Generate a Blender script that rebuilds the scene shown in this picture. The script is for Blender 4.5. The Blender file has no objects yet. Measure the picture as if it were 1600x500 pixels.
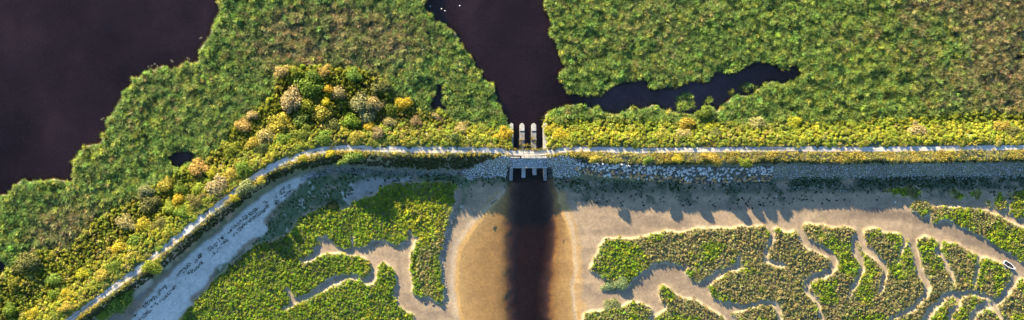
import bpy, bmesh, math, random
import numpy as np
from mathutils import Vector

# ------------------------------------------------------------------ camera, world, sun, exposure
S = 0.25          # metres on the ground for one photograph pixel
H = 400.0         # camera height above the water
SUN_EL, SUN_AZ = 14.0, -30.0      # degrees; azimuth from the top of the picture, negative to the left
SUN_STRENGTH, SKY_STRENGTH, EXPOSURE = 5.0, 0.085, 2.45
sc = bpy.context.scene
cam = bpy.data.cameras.new('camera'); cam_o = bpy.data.objects.new('camera', cam)
sc.collection.objects.link(cam_o); sc.camera = cam_o
cam_o.location = (0, 0, H); cam_o.rotation_euler = (0, 0, 0)
cam.sensor_width = 36; cam.lens = 36 * H / (1600 * S); cam.clip_end = 6000; cam.clip_start = 1
w = bpy.data.worlds.new('World'); sc.world = w; w.use_nodes = True
nt = w.node_tree; nt.nodes.clear()
sky = nt.nodes.new('ShaderNodeTexSky'); sky.sky_type = 'NISHITA'; sky.sun_disc = False
sky.sun_elevation = math.radians(SUN_EL); sky.sun_rotation = math.radians(SUN_AZ)
sky.dust_density = .3; sky.ozone_density = 4.0
bg = nt.nodes.new('ShaderNodeBackground'); bg.inputs[1].default_value = SKY_STRENGTH
wo = nt.nodes.new('ShaderNodeOutputWorld')
nt.links.new(sky.outputs[0], bg.inputs[0]); nt.links.new(bg.outputs[0], wo.inputs[0])
sun = bpy.data.lights.new('sun', 'SUN'); sun.energy = SUN_STRENGTH; sun.angle = math.radians(0.55); sun.color = (1.0, 0.85, 0.58)
sun_o = bpy.data.objects.new('sun', sun); sc.collection.objects.link(sun_o)
az, el = math.radians(SUN_AZ), math.radians(SUN_EL)
to_sun = Vector((math.sin(az) * math.cos(el), math.cos(az) * math.cos(el), math.sin(el)))
sun_o.rotation_euler = to_sun.to_track_quat('Z', 'Y').to_euler(); sun_o.location = to_sun * 300
sc.view_settings.view_transform = 'Standard'; sc.view_settings.look = 'None'
sc.view_settings.exposure = EXPOSURE; sc.view_settings.gamma = 1; sc.view_settings.use_curve_mapping = False
sc.cycles.max_bounces = 6; sc.cycles.transparent_max_bounces = 12

rng = np.random.default_rng(7); random.seed(7)
C = sc.collection
lerp = lambda a, b, t: a + (b - a) * t
def sstep(a, b, x): t = np.clip((x - a) / (b - a), 0, 1); return t * t * (3 - 2 * t)

# ------------------------------------------------------------------ noise, masks on a grid of photograph pixels
TAB = rng.random((8, 256, 256))
def vnoise(x, y, seed=0):
    xi = np.floor(x).astype(np.int64); yi = np.floor(y).astype(np.int64)
    fx = x - xi; fy = y - yi; fx = fx * fx * (3 - 2 * fx); fy = fy * fy * (3 - 2 * fy)
    T = TAB[seed % 8]; o = 37 * (seed // 8)
    a = T[(yi + o) & 255, xi & 255]; b = T[(yi + o) & 255, (xi + 1) & 255]; c = T[(yi + 1 + o) & 255, xi & 255]; d = T[(yi + 1 + o) & 255, (xi + 1) & 255]
    return (a * (1 - fx) + b * fx) * (1 - fy) + (c * (1 - fx) + d * fx) * fy
def fbm(u, v, wl, seed=0, octs=3):          # about -1..1, wavelength wl in pixels
    r = 0; amp = 1; tot = 0
    for k in range(octs):
        r = r + amp * (vnoise(u / wl + 13.7 * k, v / wl + 7.1 * k, seed + k) * 2 - 1); tot += amp; amp *= .55; wl /= 2.1
    return r / tot * 1.5
U0, U1, V0, V1 = -110, 1710, -100, 600
gu = np.arange(U0, U1 + 1, 1.0); gv = np.arange(V0, V1 + 1, 1.0)
GU, GV = np.meshgrid(gu, gv)
WU = GU + 2.0 * fbm(GU, GV, 19, 1) + 1.7 * fbm(GU, GV, 6, 2, 2)
WV = GV + 2.0 * fbm(GU, GV, 19, 4) + 1.7 * fbm(GU, GV, 6, 5, 2)
XU = GU + 6 * fbm(GU, GV, 17, 9, 1) + 1.5 * fbm(GU, GV, 5, 2, 2); XV = GV + 6 * fbm(GU, GV, 17, 12, 1) + 1.5 * fbm(GU, GV, 5, 5, 2)
def window(p, pad):
    p = np.array(p, float)
    i0 = max(0, int(p[:, 0].min() - pad - U0)); i1 = min(len(gu), int(p[:, 0].max() + pad - U0) + 2)
    j0 = max(0, int(p[:, 1].min() - pad - V0)); j1 = min(len(gv), int(p[:, 1].max() + pad - V0) + 2)
    return slice(j0, j1), slice(i0, i1)
def poly(p, warp=True):                      # 0/1 mask of a traced outline
    M = np.zeros(GU.shape, np.float32); s = window(p, 8)
    x = (XU if warp == 2 else WU if warp else GU)[s]; y = (XV if warp == 2 else WV if warp else GV)[s]; ins = np.zeros(x.shape, bool)
    for (ax, ay), (bx_, by_) in zip(p, p[1:] + p[:1]):
        if ay == by_: continue
        ins ^= ((ay > y) != (by_ > y)) & (x < (bx_ - ax) * (y - ay) / (by_ - ay) + ax)
    M[s] = ins; return M
def line(p, warp=True):                      # 0/1 mask of a polyline of (x, y, width)
    M = np.zeros(GU.shape, np.float32); s = window([q[:2] for q in p], 20)
    x = (GU * .5 + WU * .5 if warp else GU)[s]; y = (GV * .5 + WV * .5 if warp else GV)[s]; ins = np.zeros(x.shape, bool)
    for a, b in zip(p, p[1:]):
        dx, dy = b[0] - a[0], b[1] - a[1]; t = np.clip(((x - a[0]) * dx + (y - a[1]) * dy) / (dx * dx + dy * dy), 0, 1)
        ins |= np.hypot(x - a[0] - t * dx, y - a[1] - t * dy) < (a[2] + (b[2] - a[2]) * t) / 2
    M[s] = ins; return M
def blur(M, r, n=2):
    M = M.astype(np.float64); k = 2 * r + 1
    for _ in range(n):
        for ax in (0, 1):
            P = np.pad(M, [(r + 1, r) if a == ax else (0, 0) for a in (0, 1)], mode='edge'); c = np.cumsum(P, axis=ax)
            M = (np.take(c, range(k, c.shape[ax]), ax) - np.take(c, range(0, c.shape[ax] - k), ax)) / k
    return M
def samp(A, u, v):
    u = np.clip(np.asarray(u, float) - U0, 0, len(gu) - 1.001); v = np.clip(np.asarray(v, float) - V0, 0, len(gv) - 1.001)
    i = u.astype(int); j = v.astype(int); a = u - i; b = v - j
    return (A[j, i] * (1 - a) + A[j, i + 1] * a) * (1 - b) + (A[j + 1, i] * (1 - a) + A[j + 1, i + 1] * a) * b

# ------------------------------------------------------------------ outlines traced from the photograph (pixels)
PATH = [(1750, 229), (1600, 230), (1400, 233), (1210, 233), (1100, 234), (1000, 235), (910, 233), (880, 234), (862, 237), (845, 240), (826, 240), (806, 240),
        (786, 236), (760, 234), (700, 234), (640, 234), (560, 232), (540, 231), (510, 233), (480, 240), (450, 249), (420, 263), (400, 275), (370, 297), (340, 322),
        (320, 336), (290, 361), (260, 386), (230, 411), (200, 433), (170, 455), (140, 477), (108, 500), (60, 535), (-60, 620)]
LAKE = [(-200, -200), (348, -200), (345, 0), (336, 20), (340, 38), (325, 47), (322, 60), (307, 75), (307, 88), (295, 98), (277, 101), (260, 110), (235, 108), (215, 122),
        (200, 140), (192, 150), (175, 172), (175, 182), (162, 205), (147, 220), (117, 245), (114, 255), (109, 275), (110, 291), (92, 281), (65, 283), (27, 286), (12, 302), (0, 316), (-30, 335), (-200, 380)]
RIVER = [(640, -200), (665, 0), (662, 20), (675, 25), (692, 29), (706, 46), (712, 62), (725, 80), (735, 91), (741, 105), (752, 122), (760, 127), (770, 142), (781, 163), (797, 186), (799, 200),
         (799, 240), (853, 240), (851, 186), (872, 170), (885, 165), (900, 167), (925, 167), (935, 163), (940, 171), (960, 176), (975, 173), (1000, 165), (1025, 167), (1045, 172), (1057, 175), (1082, 173),
         (1095, 172), (1105, 165), (1115, 171), (1118, 178), (1122, 172), (1150, 157), (1172, 152), (1182, 142), (1200, 132), (1230, 130), (1250, 120), (1266, 110), (1225, 102), (1200, 95), (1162, 97), (1160, 101),
         (1140, 113), (1122, 111), (1107, 123), (1085, 128), (1070, 136), (1050, 141), (1025, 137), (1017, 130), (1000, 127), (985, 126), (970, 131), (950, 141), (940, 148), (920, 153), (907, 148), (887, 141), (880, 122), (875, 107),
         (875, 87), (867, 62), (861, 50), (860, 32), (854, 20), (852, 0), (850, -200)]
POND = [(686, 128), (695, 140), (690, 158), (704, 176), (672, 171), (674, 158)]
POND2 = [(262, 240), (275, 235), (300, 236), (310, 244), (295, 252), (276, 263), (265, 255)]
POND3 = [(-10, 405), (8, 408), (14, 420), (4, 428), (-10, 426)]
HOLE = [(1585, 86), (1598, 84), (1602, 91), (1594, 94), (1586, 93)]
BEACH = [(497, 265), (475, 266), (450, 277), (425, 295), (400, 313), (375, 333), (350, 353), (335, 368), (305, 390), (275, 414), (250, 442), (228, 468), (207, 497), (190, 530), (275, 530),
         (284, 498), (300, 482), (296, 466), (311, 456), (325, 442), (327, 432), (342, 415), (360, 407), (372, 392), (392, 374), (415, 368), (417, 357), (412, 342), (422, 330), (437, 315), (460, 295), (480, 280)]
POCKET = [(538, 308), (552, 286), (580, 277), (612, 280), (645, 275), (645, 283), (602, 291), (580, 311), (562, 314)]
MARSH_W = [(560, 314), (580, 305), (602, 290), (640, 286), (700, 286), (712, 291), (708, 320), (702, 345), (694, 370), (686, 405), (687, 425), (693, 452), (690, 478), (700, 540), (260, 540), (284, 500), (303, 472), (318, 459),
           (331, 441), (350, 424), (372, 404), (398, 383), (430, 374), (455, 362), (470, 340), (500, 325), (528, 317), (534, 327), (545, 326), (548, 316)]
CREEK_W = [(720, 560), (690, 478), (672, 464), (657, 463), (642, 459), (644, 442), (641, 402), (650, 375), (662, 361), (648, 371), (643, 366), (638, 352), (633, 378), (620, 386), (600, 376), (585, 376), (565, 388), (556, 386), (552, 362), (547, 372),
           (549, 383), (540, 388), (525, 383), (510, 369), (500, 367), (491, 375), (500, 381), (490, 386), (485, 400), (469, 403), (469, 411), (485, 408), (500, 398), (525, 397), (555, 400), (575, 407), (580, 420), (577, 431), (565, 435), (550, 427), (530, 427),
           (510, 437), (495, 450), (475, 462), (461, 466), (451, 448), (445, 450), (454, 470), (436, 489), (470, 472), (490, 465), (515, 448), (545, 435), (560, 440), (575, 447), (585, 442), (590, 425), (593, 412), (605, 411), (617, 425), (620, 440), (615, 460),
           (625, 480), (645, 495), (655, 560)]
MARSH_E = [(945, 373), (970, 372), (1000, 371), (1025, 366), (1075, 361), (1100, 356), (1135, 357), (1160, 353), (1190, 353), (1220, 358), (1236, 364), (1248, 352), (1265, 350), (1300, 354), (1330, 355), (1342, 359), (1350, 357), (1365, 357), (1385, 362), (1400, 365),
           (1412, 370), (1432, 375), (1450, 370), (1465, 377), (1480, 376), (1500, 381), (1512, 392), (1535, 402), (1560, 408), (1570, 421), (1585, 428), (1592, 436), (1640, 440), (1720, 520), (1720, 610), (890, 610), (908, 497), (912, 480), (905, 440), (925, 414), (932, 391)]
CREEK_E = [(880, 440), (915, 419), (932, 427), (952, 437), (962, 450), (982, 447), (985, 436), (1000, 428), (1005, 422), (1015, 415), (1030, 411), (1050, 410), (1067, 414), (1077, 416), (1070, 424), (1082, 440), (1090, 441), (1112, 430), (1122, 422), (1137, 416), (1150, 412),
           (1152, 400), (1158, 395), (1157, 411), (1174, 416), (1160, 419), (1150, 422), (1135, 426), (1122, 435), (1105, 450), (1110, 457), (1117, 466), (1130, 471), (1150, 475), (1170, 475), (1185, 471), (1200, 471), (1212, 472), (1221, 478), (1222, 492), (1220, 560), (1213, 560),
           (1216, 490), (1213, 481), (1200, 477), (1185, 477), (1172, 482), (1155, 487), (1142, 490), (1150, 496), (1170, 560), (1150, 560), (1138, 500), (1120, 487), (1105, 480), (1090, 470), (1067, 467), (1055, 460), (1047, 450), (1037, 444), (1027, 452), (1035, 475), (1045, 480), (1037, 485),
           (1021, 495), (1018, 520), (1008, 520), (1013, 498), (1022, 487), (1020, 482), (1010, 476), (1000, 472), (980, 474), (970, 480), (950, 484), (925, 485), (912, 490), (905, 560), (860, 560)]
CUTS = [
    [(1200, 354, 5), (1206, 362, 6), (1208, 372, 6), (1200, 388, 6), (1195, 402, 4)],
    [(1249, 343, 6), (1249, 360, 7), (1254, 372, 10), (1263, 381, 13), (1280, 389, 12), (1297, 397, 12), (1305, 410, 10), (1302, 420, 10), (1288, 429, 9), (1270, 433, 9), (1262, 442, 8), (1261, 455, 7), (1270, 465, 5), (1278, 475, 5), (1282, 488, 5), (1290, 510, 5)],
    [(1343, 350, 10), (1342, 364, 10), (1333, 379, 7), (1337, 392, 7), (1347, 410, 7), (1349, 419, 6), (1342, 435, 6), (1335, 447, 5), (1328, 464, 3)],
    [(1342, 364, 10), (1347, 378, 10), (1356, 391, 10), (1370, 402, 9), (1381, 412, 9), (1384, 426, 7), (1380, 440, 6), (1375, 458, 3)],
    [(1427, 360, 10), (1427, 375, 9), (1431, 400, 10), (1437, 425, 10), (1447, 438, 9), (1451, 450, 7), (1447, 462, 7), (1435, 472, 6), (1427, 482, 5), (1412, 489, 5), (1395, 494, 4), (1385, 510, 4)],
    [(1415, 368, 5), (1409, 390, 5), (1404, 408, 3)],
    [(1600, 422, 14), (1588, 428, 12), (1585, 438, 11), (1575, 452, 10), (1562, 467, 9), (1551, 478, 8), (1543, 476, 9), (1530, 482, 10), (1521, 492, 9), (1517, 515, 9)],
    [(1551, 478, 6), (1557, 485, 5), (1563, 493, 5), (1574, 505, 5)],
    [(1549, 465, 4), (1535, 461, 7), (1520, 457, 7), (1505, 459, 7), (1487, 459, 8), (1477, 462, 9), (1467, 474, 9), (1457, 482, 9), (1450, 494, 8), (1444, 512, 8)],
    [(1500, 461, 7), (1497, 477, 6), (1487, 487, 6), (1482, 505, 5)],
    [(1196, 406, 4), (1210, 412, 5), (1227, 414, 4)],
    [(1470, 380, 5), (1464, 392, 7), (1475, 405, 4), (1484, 422, 5), (1490, 440, 4)],
    [(1530, 404, 4), (1526, 425, 4), (1522, 445, 3)]]
ISLETS = [
    ('long', [(1454, 325), (1457, 321), (1475, 321), (1505, 325), (1530, 326), (1550, 332), (1570, 342), (1590, 352), (1605, 360), (1700, 420), (1700, 470), (1605, 414), (1585, 400), (1562, 389), (1545, 375), (1532, 367), (1512, 356), (1495, 348), (1475, 342), (1462, 348), (1455, 345)], 'long olive-green salt marsh strip island north of the stranded boat'),
    ('tip', [(1424, 317), (1437, 312), (1452, 314), (1453, 322), (1451, 332), (1447, 343), (1437, 338), (1424, 327)], 'small rounded marsh islet at the west tip of the long strip island'),
    ('n3', [(1378, 298), (1400, 294), (1425, 291), (1440, 295), (1438, 306), (1425, 311), (1412, 305), (1390, 303)], 'low leafy islet in the dike shadow left of the other shaded islets'),
    ('n4', [(1484, 297), (1492, 294), (1502, 302), (1511, 309), (1506, 313), (1495, 308), (1486, 303)], 'slim diagonal green islet between the shaded mud channels'),
    ('n5', [(1517, 299), (1525, 295), (1538, 299), (1534, 307), (1527, 312), (1519, 310)], 'small square green islet right of the slim diagonal islet'),
    ('n6', [(1541, 311), (1548, 309), (1552, 316), (1548, 324), (1543, 318)], 'tiny tufted islet left of the tall narrow islet'),
    ('n7', [(1554, 307), (1562, 299), (1573, 309), (1573, 326), (1563, 331), (1556, 322)], 'tall narrow grey-green islet between the muddy runnels'),
    ('n8', [(1575, 305), (1590, 297), (1620, 288), (1660, 296), (1620, 310), (1586, 313)], 'upper of the two islets at the right picture edge'),
    ('n9', [(1577, 321), (1592, 312), (1625, 315), (1640, 345), (1600, 342), (1590, 342), (1580, 333)], 'lower of the two islets at the right picture edge')]

# ------------------------------------------------------------------ masks
path_d = np.full(GU.shape, 1e9); path_sgn = np.zeros(GU.shape)
for a, b in zip(PATH, PATH[1:]):
    dx, dy = b[0] - a[0], b[1] - a[1]; L = math.hypot(dx, dy)
    t = np.clip(((GU - a[0]) * dx + (GV - a[1]) * dy) / (L * L), 0, 1)
    d = np.hypot(GU - a[0] - t * dx, GV - a[1] - t * dy); cr = dx * (GV - a[1]) - dy * (GU - a[0])
    m = d < path_d; path_d = np.where(m, d, path_d); path_sgn = np.where(m, np.where(cr > 0, 1.0, -1.0), path_sgn)
SD = path_d * path_sgn                       # + towards the reeds, - towards the tidal flats
lake = poly(LAKE, 2); river = poly(RIVER, 2); ponds = poly(POND) + poly(POND2) + poly(POND3) + poly(HOLE, False)
wet = np.clip(lake + river + ponds, 0, 1) * (SD > 4)
marsh_w = poly(MARSH_W) * (1 - poly(CREEK_W)); cuts = np.zeros(GU.shape, np.float32)
for c in CUTS: cuts = np.maximum(cuts, line([(x_, y_, w_ + 2.0) for x_, y_, w_ in c]))
marsh_e = poly(MARSH_E) * (1 - poly(CREEK_E)) * (1 - cuts)
isl = {k: poly(p) for k, p, _ in ISLETS}
marsh = np.clip(marsh_w + marsh_e + sum(isl.values()), 0, 1)
beach = poly(BEACH); pocket = poly(POCKET)

# ------------------------------------------------------------------ heights
fine = fbm(GU, GV, 9, 3, 3); broad = fbm(GU, GV, 70, 6, 3)
ex = [-100, 450, 600, 720, 790, 860, 905, 930, 1200, 1300, 1700]
eS = np.interp(GU, ex, [9, 9, 10, 9, 7, 8, 9, 18, 18, 17, 17]) + 1.5 * fbm(GU, GV * 0, 30, 2, 2)
tS = np.interp(GU, ex, [34, 30, 36, 40, 40, 40, 48, 50, 50, 46, 46])
tN = np.interp(GU, [-100, 300, 450, 600, 800, 1700], [60, 60, 60, 55, 46, 48])
ds = np.maximum(-SD, 0); dn = np.maximum(SD, 0)
CREST = 5.4
def crest(u): return CREST + .8 * (1 - sstep(690, 785, np.asarray(u, float)))
CR = crest(GU)
zs = np.where(ds < eS, CR, np.where(ds < tS, CR + (0.55 - CR) * np.clip((ds - eS) / (tS - eS), 0, 1), 0.55 + (0.34 - 0.55) * np.clip((ds - tS) / 25, 0, 1)))
zn = np.where(dn < 7, CR, CR + (0.15 - CR) * sstep(0, 1, (dn - 7) / (tN - 7)) )
flat = zs + .05 * broad * sstep(0, 40, ds - tS)
# downstream channel: water edge, deep edge, deep edge, water edge by row
vv = [255, 285, 300, 320, 345, 360, 385, 420, 450, 500, 620]
xl = np.interp(gv, vv, [799, 797, 790, 776, 752, 742, 727, 718, 718, 725, 735]); xl2 = np.interp(gv, vv, [801, 800, 795, 792, 790, 789, 789, 788, 788, 791, 795])
xr2 = np.interp(gv, vv, [850, 858, 862, 865, 868, 868, 868, 864, 860, 862, 864]); xr = np.interp(gv, vv, [853, 861, 866, 874, 884, 888, 894, 897, 893, 898, 902])
for j, v in enumerate(gv):
    if v < 262: continue
    a, b, c, d = xl[j], xl2[j], xr2[j], xr[j]; wl = min(max(a + 1, b - 14), b - 6.5); a = min(a, wl - 1); wr = max(min(d - 1, c + 14), c + 6.5); d = max(d, wr + 1)
    u = gu + 4 * fbm(gu, gu * 0 + v, 40, 5, 3) + 1.6 * fbm(gu, gu * 0 + v, 9, 8, 3)
    bed = np.interp(u, [a - 70, a - 16, a, (a + wl) / 2, wl, b - 6, b - 1, b + 6, b + 20, c - 20, c - 4, c + 2, c + 6, wr, d, d + 14, d + 60], [.36, .05, 0, -.15, -.27, -.38, -.58, -1.1, -1.9, -2.1, -1.2, -.6, -.38, -.2, 0, .04, .36])
    k = sstep(262, 300, v)
    flat[j] = np.where((u > a - 70) & (u < d + 60), np.where(bed < 0, bed, np.minimum(flat[j], bed + (1 - k) * 3)), flat[j])
bank = sstep(.08, .92, blur(marsh, 3))
flat = flat + bank * (.55 + .12 * fine + .1 * broad) + beach * .08
flat += .03 * fine * sstep(-.05, .15, flat)
wetb = blur(wet, 2)
zn = zn + .08 * fine
slough = np.where((GU > 905) & (GV > 60), 1.0, 0.0)
wdepth = lerp(-2.0, -1.5, blur(slough, 12)) + .42 * fbm(GU, GV, 150, 7, 4)
zn = np.where(wetb > 0, zn * (1 - sstep(.3, .8, wetb)) + wdepth * sstep(.3, .9, wetb), zn)
Z = np.where(SD > 0, zn, flat)
gap = sstep(799.5, 802.5, GU) * (1 - sstep(849.5, 852.5, GU)) * (GV > 150) * (GV < 285)
Z = Z * (1 - gap) + gap * -2.1

def world(u, v, z):
    k = 1 - np.asarray(z) / H
    return (np.asarray(u) - 800) * S * k, (250 - np.asarray(v)) * S * k
def zat(u, v): return samp(Z, u, v)
def P(u, v, z):
    x, y = world(u, v, z); return Vector((float(x), float(y), float(z)))

# ------------------------------------------------------------------ materials
def mat(name):
    m = bpy.data.materials.new(name); m.use_nodes = True; t = m.node_tree; t.nodes.clear()
    o = t.nodes.new('ShaderNodeOutputMaterial'); return m, t, o
def N(t, k, **kw):
    n = t.nodes.new(k)
    for a, b in kw.items():
        if a.startswith('i_'): n.inputs[int(a[2:]) if a[2:].isdigit() else a[2:]].default_value = b
        else: setattr(n, a, b)
    return n
def noise_mat(name, c1, c2, scale, rough=.9, bump=.3, detail=6, spec=.2):
    m, t, o = mat(name); g = N(t, 'ShaderNodeNewGeometry'); n = N(t, 'ShaderNodeTexNoise'); n.inputs['Scale'].default_value = scale; n.inputs['Detail'].default_value = detail
    t.links.new(g.outputs['Position'], n.inputs['Vector'])
    r = N(t, 'ShaderNodeValToRGB'); r.color_ramp.elements[0].color = (*c1, 1); r.color_ramp.elements[1].color = (*c2, 1)
    r.color_ramp.elements[0].position = .3; r.color_ramp.elements[1].position = .7
    b = N(t, 'ShaderNodeBsdfPrincipled'); b.inputs['Roughness'].default_value = rough; b.inputs['Specular IOR Level'].default_value = spec
    bp = N(t, 'ShaderNodeBump'); bp.inputs['Strength'].default_value = bump; bp.inputs['Distance'].default_value = .1
    t.links.new(n.outputs[0], r.inputs[0]); t.links.new(r.outputs[0], b.inputs['Base Color']); t.links.new(n.outputs[0], bp.inputs['Height']); t.links.new(bp.outputs[0], b.inputs['Normal']); t.links.new(b.outputs[0], o.inputs[0])
    return m
def tinted(name, source, transl=.3, var=.5, rough=.7, spec=.15, grain=None):
    """source: 'inst' = colour carried by each scattered piece, 'obj' = the object's own colour"""
    m, t, o = mat(name)
    if source == 'inst': c = N(t, 'ShaderNodeAttribute', attribute_type='INSTANCER', attribute_name='col'); cs = c.outputs['Color']
    elif source == 'geo': c = N(t, 'ShaderNodeAttribute', attribute_type='GEOMETRY', attribute_name='col'); cs = c.outputs['Color']
    else: c = N(t, 'ShaderNodeObjectInfo'); cs = c.outputs['Color']
    g = N(t, 'ShaderNodeNewGeometry'); mr = N(t, 'ShaderNodeMapRange'); mr.inputs[3].default_value = 1 - var; mr.inputs[4].default_value = 1 + var
    if grain:
        n = N(t, 'ShaderNodeTexNoise'); n.inputs['Scale'].default_value = grain; n.inputs['Detail'].default_value = 5; t.links.new(g.outputs['Position'], n.inputs['Vector']); t.links.new(n.outputs[0], mr.inputs[0])
        mr.inputs[1].default_value = .25; mr.inputs[2].default_value = .75
    else: t.links.new(g.outputs['Random Per Island'], mr.inputs[0])
    hs = N(t, 'ShaderNodeHueSaturation'); t.links.new(cs, hs.inputs['Color']); t.links.new(mr.outputs[0], hs.inputs['Value'])
    b = N(t, 'ShaderNodeBsdfPrincipled'); b.inputs['Roughness'].default_value = rough; b.inputs['Specular IOR Level'].default_value = spec
    t.links.new(hs.outputs[0], b.inputs['Base Color'])
    if transl:
        tr = N(t, 'ShaderNodeBsdfTranslucent'); t.links.new(hs.outputs[0], tr.inputs[0]); mx = N(t, 'ShaderNodeMixShader', i_0=transl)
        t.links.new(b.outputs[0], mx.inputs[1]); t.links.new(tr.outputs[0], mx.inputs[2]); t.links.new(mx.outputs[0], o.inputs[0])
    else: t.links.new(b.outputs[0], o.inputs[0])
    return m
M_leaf_i = tinted('leaf_scattered', 'inst', .4); M_leaf_o = tinted('leaf_shrub', 'obj', .4)
M_rock_i = tinted('rock_scattered', 'inst', 0, .35, .85, .2, 3.0); M_rock_o = tinted('rock', 'obj', 0, .35, .85, .2, 3.0)
M_bark = noise_mat('bark', (.05, .035, .02), (.13, .1, .07), 6)
M_concrete = noise_mat('weathered_concrete', (.11, .105, .095), (.24, .23, .21), 1.3, .9, .4, 10)
M_pale = noise_mat('pale_concrete', (.25, .24, .215), (.39, .37, .33), 1.6, .85, .3, 9)
M_iron = noise_mat('rusted_iron', (.05, .03, .02), (.13, .07, .04), 5, .7)
M_wood = noise_mat('driftwood', (.06, .05, .04), (.16, .13, .10), 4)
M_white = noise_mat('white_paint', (.62, .61, .57), (.80, .79, .75), 2, .5)
M_boatin = noise_mat('boat_interior', (.07, .06, .05), (.16, .13, .10), 3, .8)

# ------------------------------------------------------------------ ground
MUD = np.array([.265, .188, .112]); SANDW = np.array([.52, .47, .385]); BEDC = np.array([.38, .22, .062]); ALG = np.array([.036, .052, .020]); MEADOW = np.array([.070, .098, .034])
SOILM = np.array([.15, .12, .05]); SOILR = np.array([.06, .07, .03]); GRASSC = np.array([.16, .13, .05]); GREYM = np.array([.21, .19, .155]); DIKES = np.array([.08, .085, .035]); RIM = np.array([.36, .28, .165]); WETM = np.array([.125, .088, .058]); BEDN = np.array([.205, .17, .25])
sub = (slice(None, None, 2), slice(None, None, 2)); u, v, z, sd = GU[sub], GV[sub], Z[sub], SD[sub]
n1, n2, n3 = fbm(u, v, 120, 2, 3), fbm(u, v, 26, 5, 4), fbm(u, v, 7, 1, 3)
col = np.ones(u.shape + (3,)) * MUD
def paint(mask, c, amt=1.0):
    global col
    k = (np.clip(mask, 0, 1) * amt)[..., None]; col = col * (1 - k) + np.array(c) * k
col *= (1 + .10 * n1 + .08 * n2 + .05 * n3)[..., None]
paint(sstep(.1, .6, n1 + .3 * n2), GREYM, .45); st_ = fbm(u * .25 + .1 * v, v, 14, 7, 4); paint(sstep(.05, .6, st_), WETM, .42 * np.where(u > 880, 1, .5)); paint(sstep(.15, .7, -st_), MUD * 1.2, .5)
paint(1 - sstep(.0, .07, z), BEDC, .9); paint(1 - sstep(-1.5, -.5, z), np.array([.19, .145, .14]))                                            # wet bed stained by the brown water
fr = lambda a, b, c, d: sstep(a, b, v) * (1 - sstep(c, d, v))
edge = sstep(-.1, .1, fbm(u, v, 22, 3, 3) + .0)
# algae and slime at the foot of the dike
toe = np.interp(u, ex, [34, 30, 36, 40, 40, 40, 48, 50, 50, 46, 46]); ds_ = -sd - toe + 6 * n2
alg_r = sstep(-8, 0, ds_) * (1 - sstep(14, 24, ds_)) * (u > 858) * np.interp(u, [858, 900, 1000, 1100, 1250, 1700], [.5, .9, .75, .55, .95, 1])
paint(alg_r * sstep(-.7, .1, n2 + .7 * n3 + .3), ALG)
paint(sstep(-8, 0, ds_) * (1 - sstep(30, 44, ds_)) * sstep(.05, .35, n2 + .2 * n1 - .1 + .2 * n3) * (u > 880), ALG, .75)
alg_l = sstep(-8, 0, ds_) * (1 - sstep(8, 18, ds_)) * (u < 800) * (u > 560)
paint(alg_l * sstep(-.5, .2, n2 + .6 * n3 + .2), MEADOW * .9, .9)
mead = ((blur(poly([(500, 262), (600, 268), (730, 272), (745, 288), (735, 296), (719, 334), (716, 330), (724, 300), (712, 292), (600, 292), (560, 318), (470, 372), (372, 408), (330, 442), (345, 412), (400, 380), (416, 356), (424, 332), (470, 290)]), 2))[sub])
paint(mead * sstep(-1.0, -.3, n2 + .5 * n3), MEADOW)
paint(mead * sstep(.38, .6, n2 * .6 + n3 * .7), SANDW, .65)
bch = blur(beach, 1)[sub]
paint(bch, SANDW * (1 + .05 * n2[..., None] + .05 * n3[..., None]))
paint(blur(pocket, 1)[sub], GREYM * 1.25 * (1 + .1 * n3[..., None]), .9)
rimw = sstep(8, 0, np.abs(u - np.interp(v, vv, [799, 797, 788, 766, 740, 728, 712, 706, 707, 714, 722]) + 3 * n2)) * (v > 290) + sstep(6, 0, np.abs(u - np.interp(v, vv, [853, 861, 868, 878, 890, 893, 897, 899, 895, 900, 904]) - 2 * n2)) * (v > 330)
paint(rimw, GREYM * 1.7, .4)
bk = bank[sub]
for ln_, am in (([(985, 330, 6), (1040, 326, 9), (1110, 324, 10), (1200, 322, 8), (1260, 326, 5)], .35), ([(1330, 334, 10), (1390, 334, 14), (1430, 342, 16), (1470, 354, 14), (1510, 372, 14), (1550, 388, 13), (1580, 408, 12), (1600, 422, 10)], .75), ([(1430, 345, 8), (1428, 380, 7), (1434, 420, 6), (1448, 445, 4)], .6),
                ([(1249, 340, 5), (1251, 366, 6), (1268, 384, 6), (1300, 398, 7), (1303, 418, 6), (1265, 436, 5), (1262, 455, 5)], .5), ([(592, 400, 6), (622, 396, 7), (625, 420, 5), (628, 460, 4), (650, 484, 4), (672, 492, 4), (692, 486, 3), (715, 500, 3)], .4), ([(900, 445, 6), (940, 460, 8), (990, 450, 10), (1040, 430, 12), (1080, 455, 12), (1130, 485, 10)], .3),
                ([(622, 395, 2), (624, 430, 2), (634, 462, 2), (655, 488, 2), (672, 492, 2), (690, 486, 2), (702, 492, 2), (716, 500, 2)], .8), ([(890, 437, 3), (905, 440, 3), (920, 442, 3)], -.6), ([(1380, 415, 3), (1382, 430, 3), (1378, 452, 2)], .5), ([(708, 292, 10), (712, 330, 9), (702, 370, 8), (690, 420, 8), (698, 460, 10)], .45)):
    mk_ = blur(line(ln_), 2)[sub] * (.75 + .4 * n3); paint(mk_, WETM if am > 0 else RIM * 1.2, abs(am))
paint(sstep(.02, .5, blur(marsh, 7)[sub] + .25 * n3 - .1) * (z > .1), RIM, .55)  # cream halo around the marsh: sunlit bank slopes put into the mud colour
paint(sstep(.02, .3, bk) * (1 - sstep(.6, .98, bk)), RIM, .6)  # pale bank sand, with sunlight on the slope put into the colour
paint(sstep(.6, .95, bk), SOILM)
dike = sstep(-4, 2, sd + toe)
paint(dike, DIKES * (1 + .3 * n2[..., None] + .25 * n3[..., None]))
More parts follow.
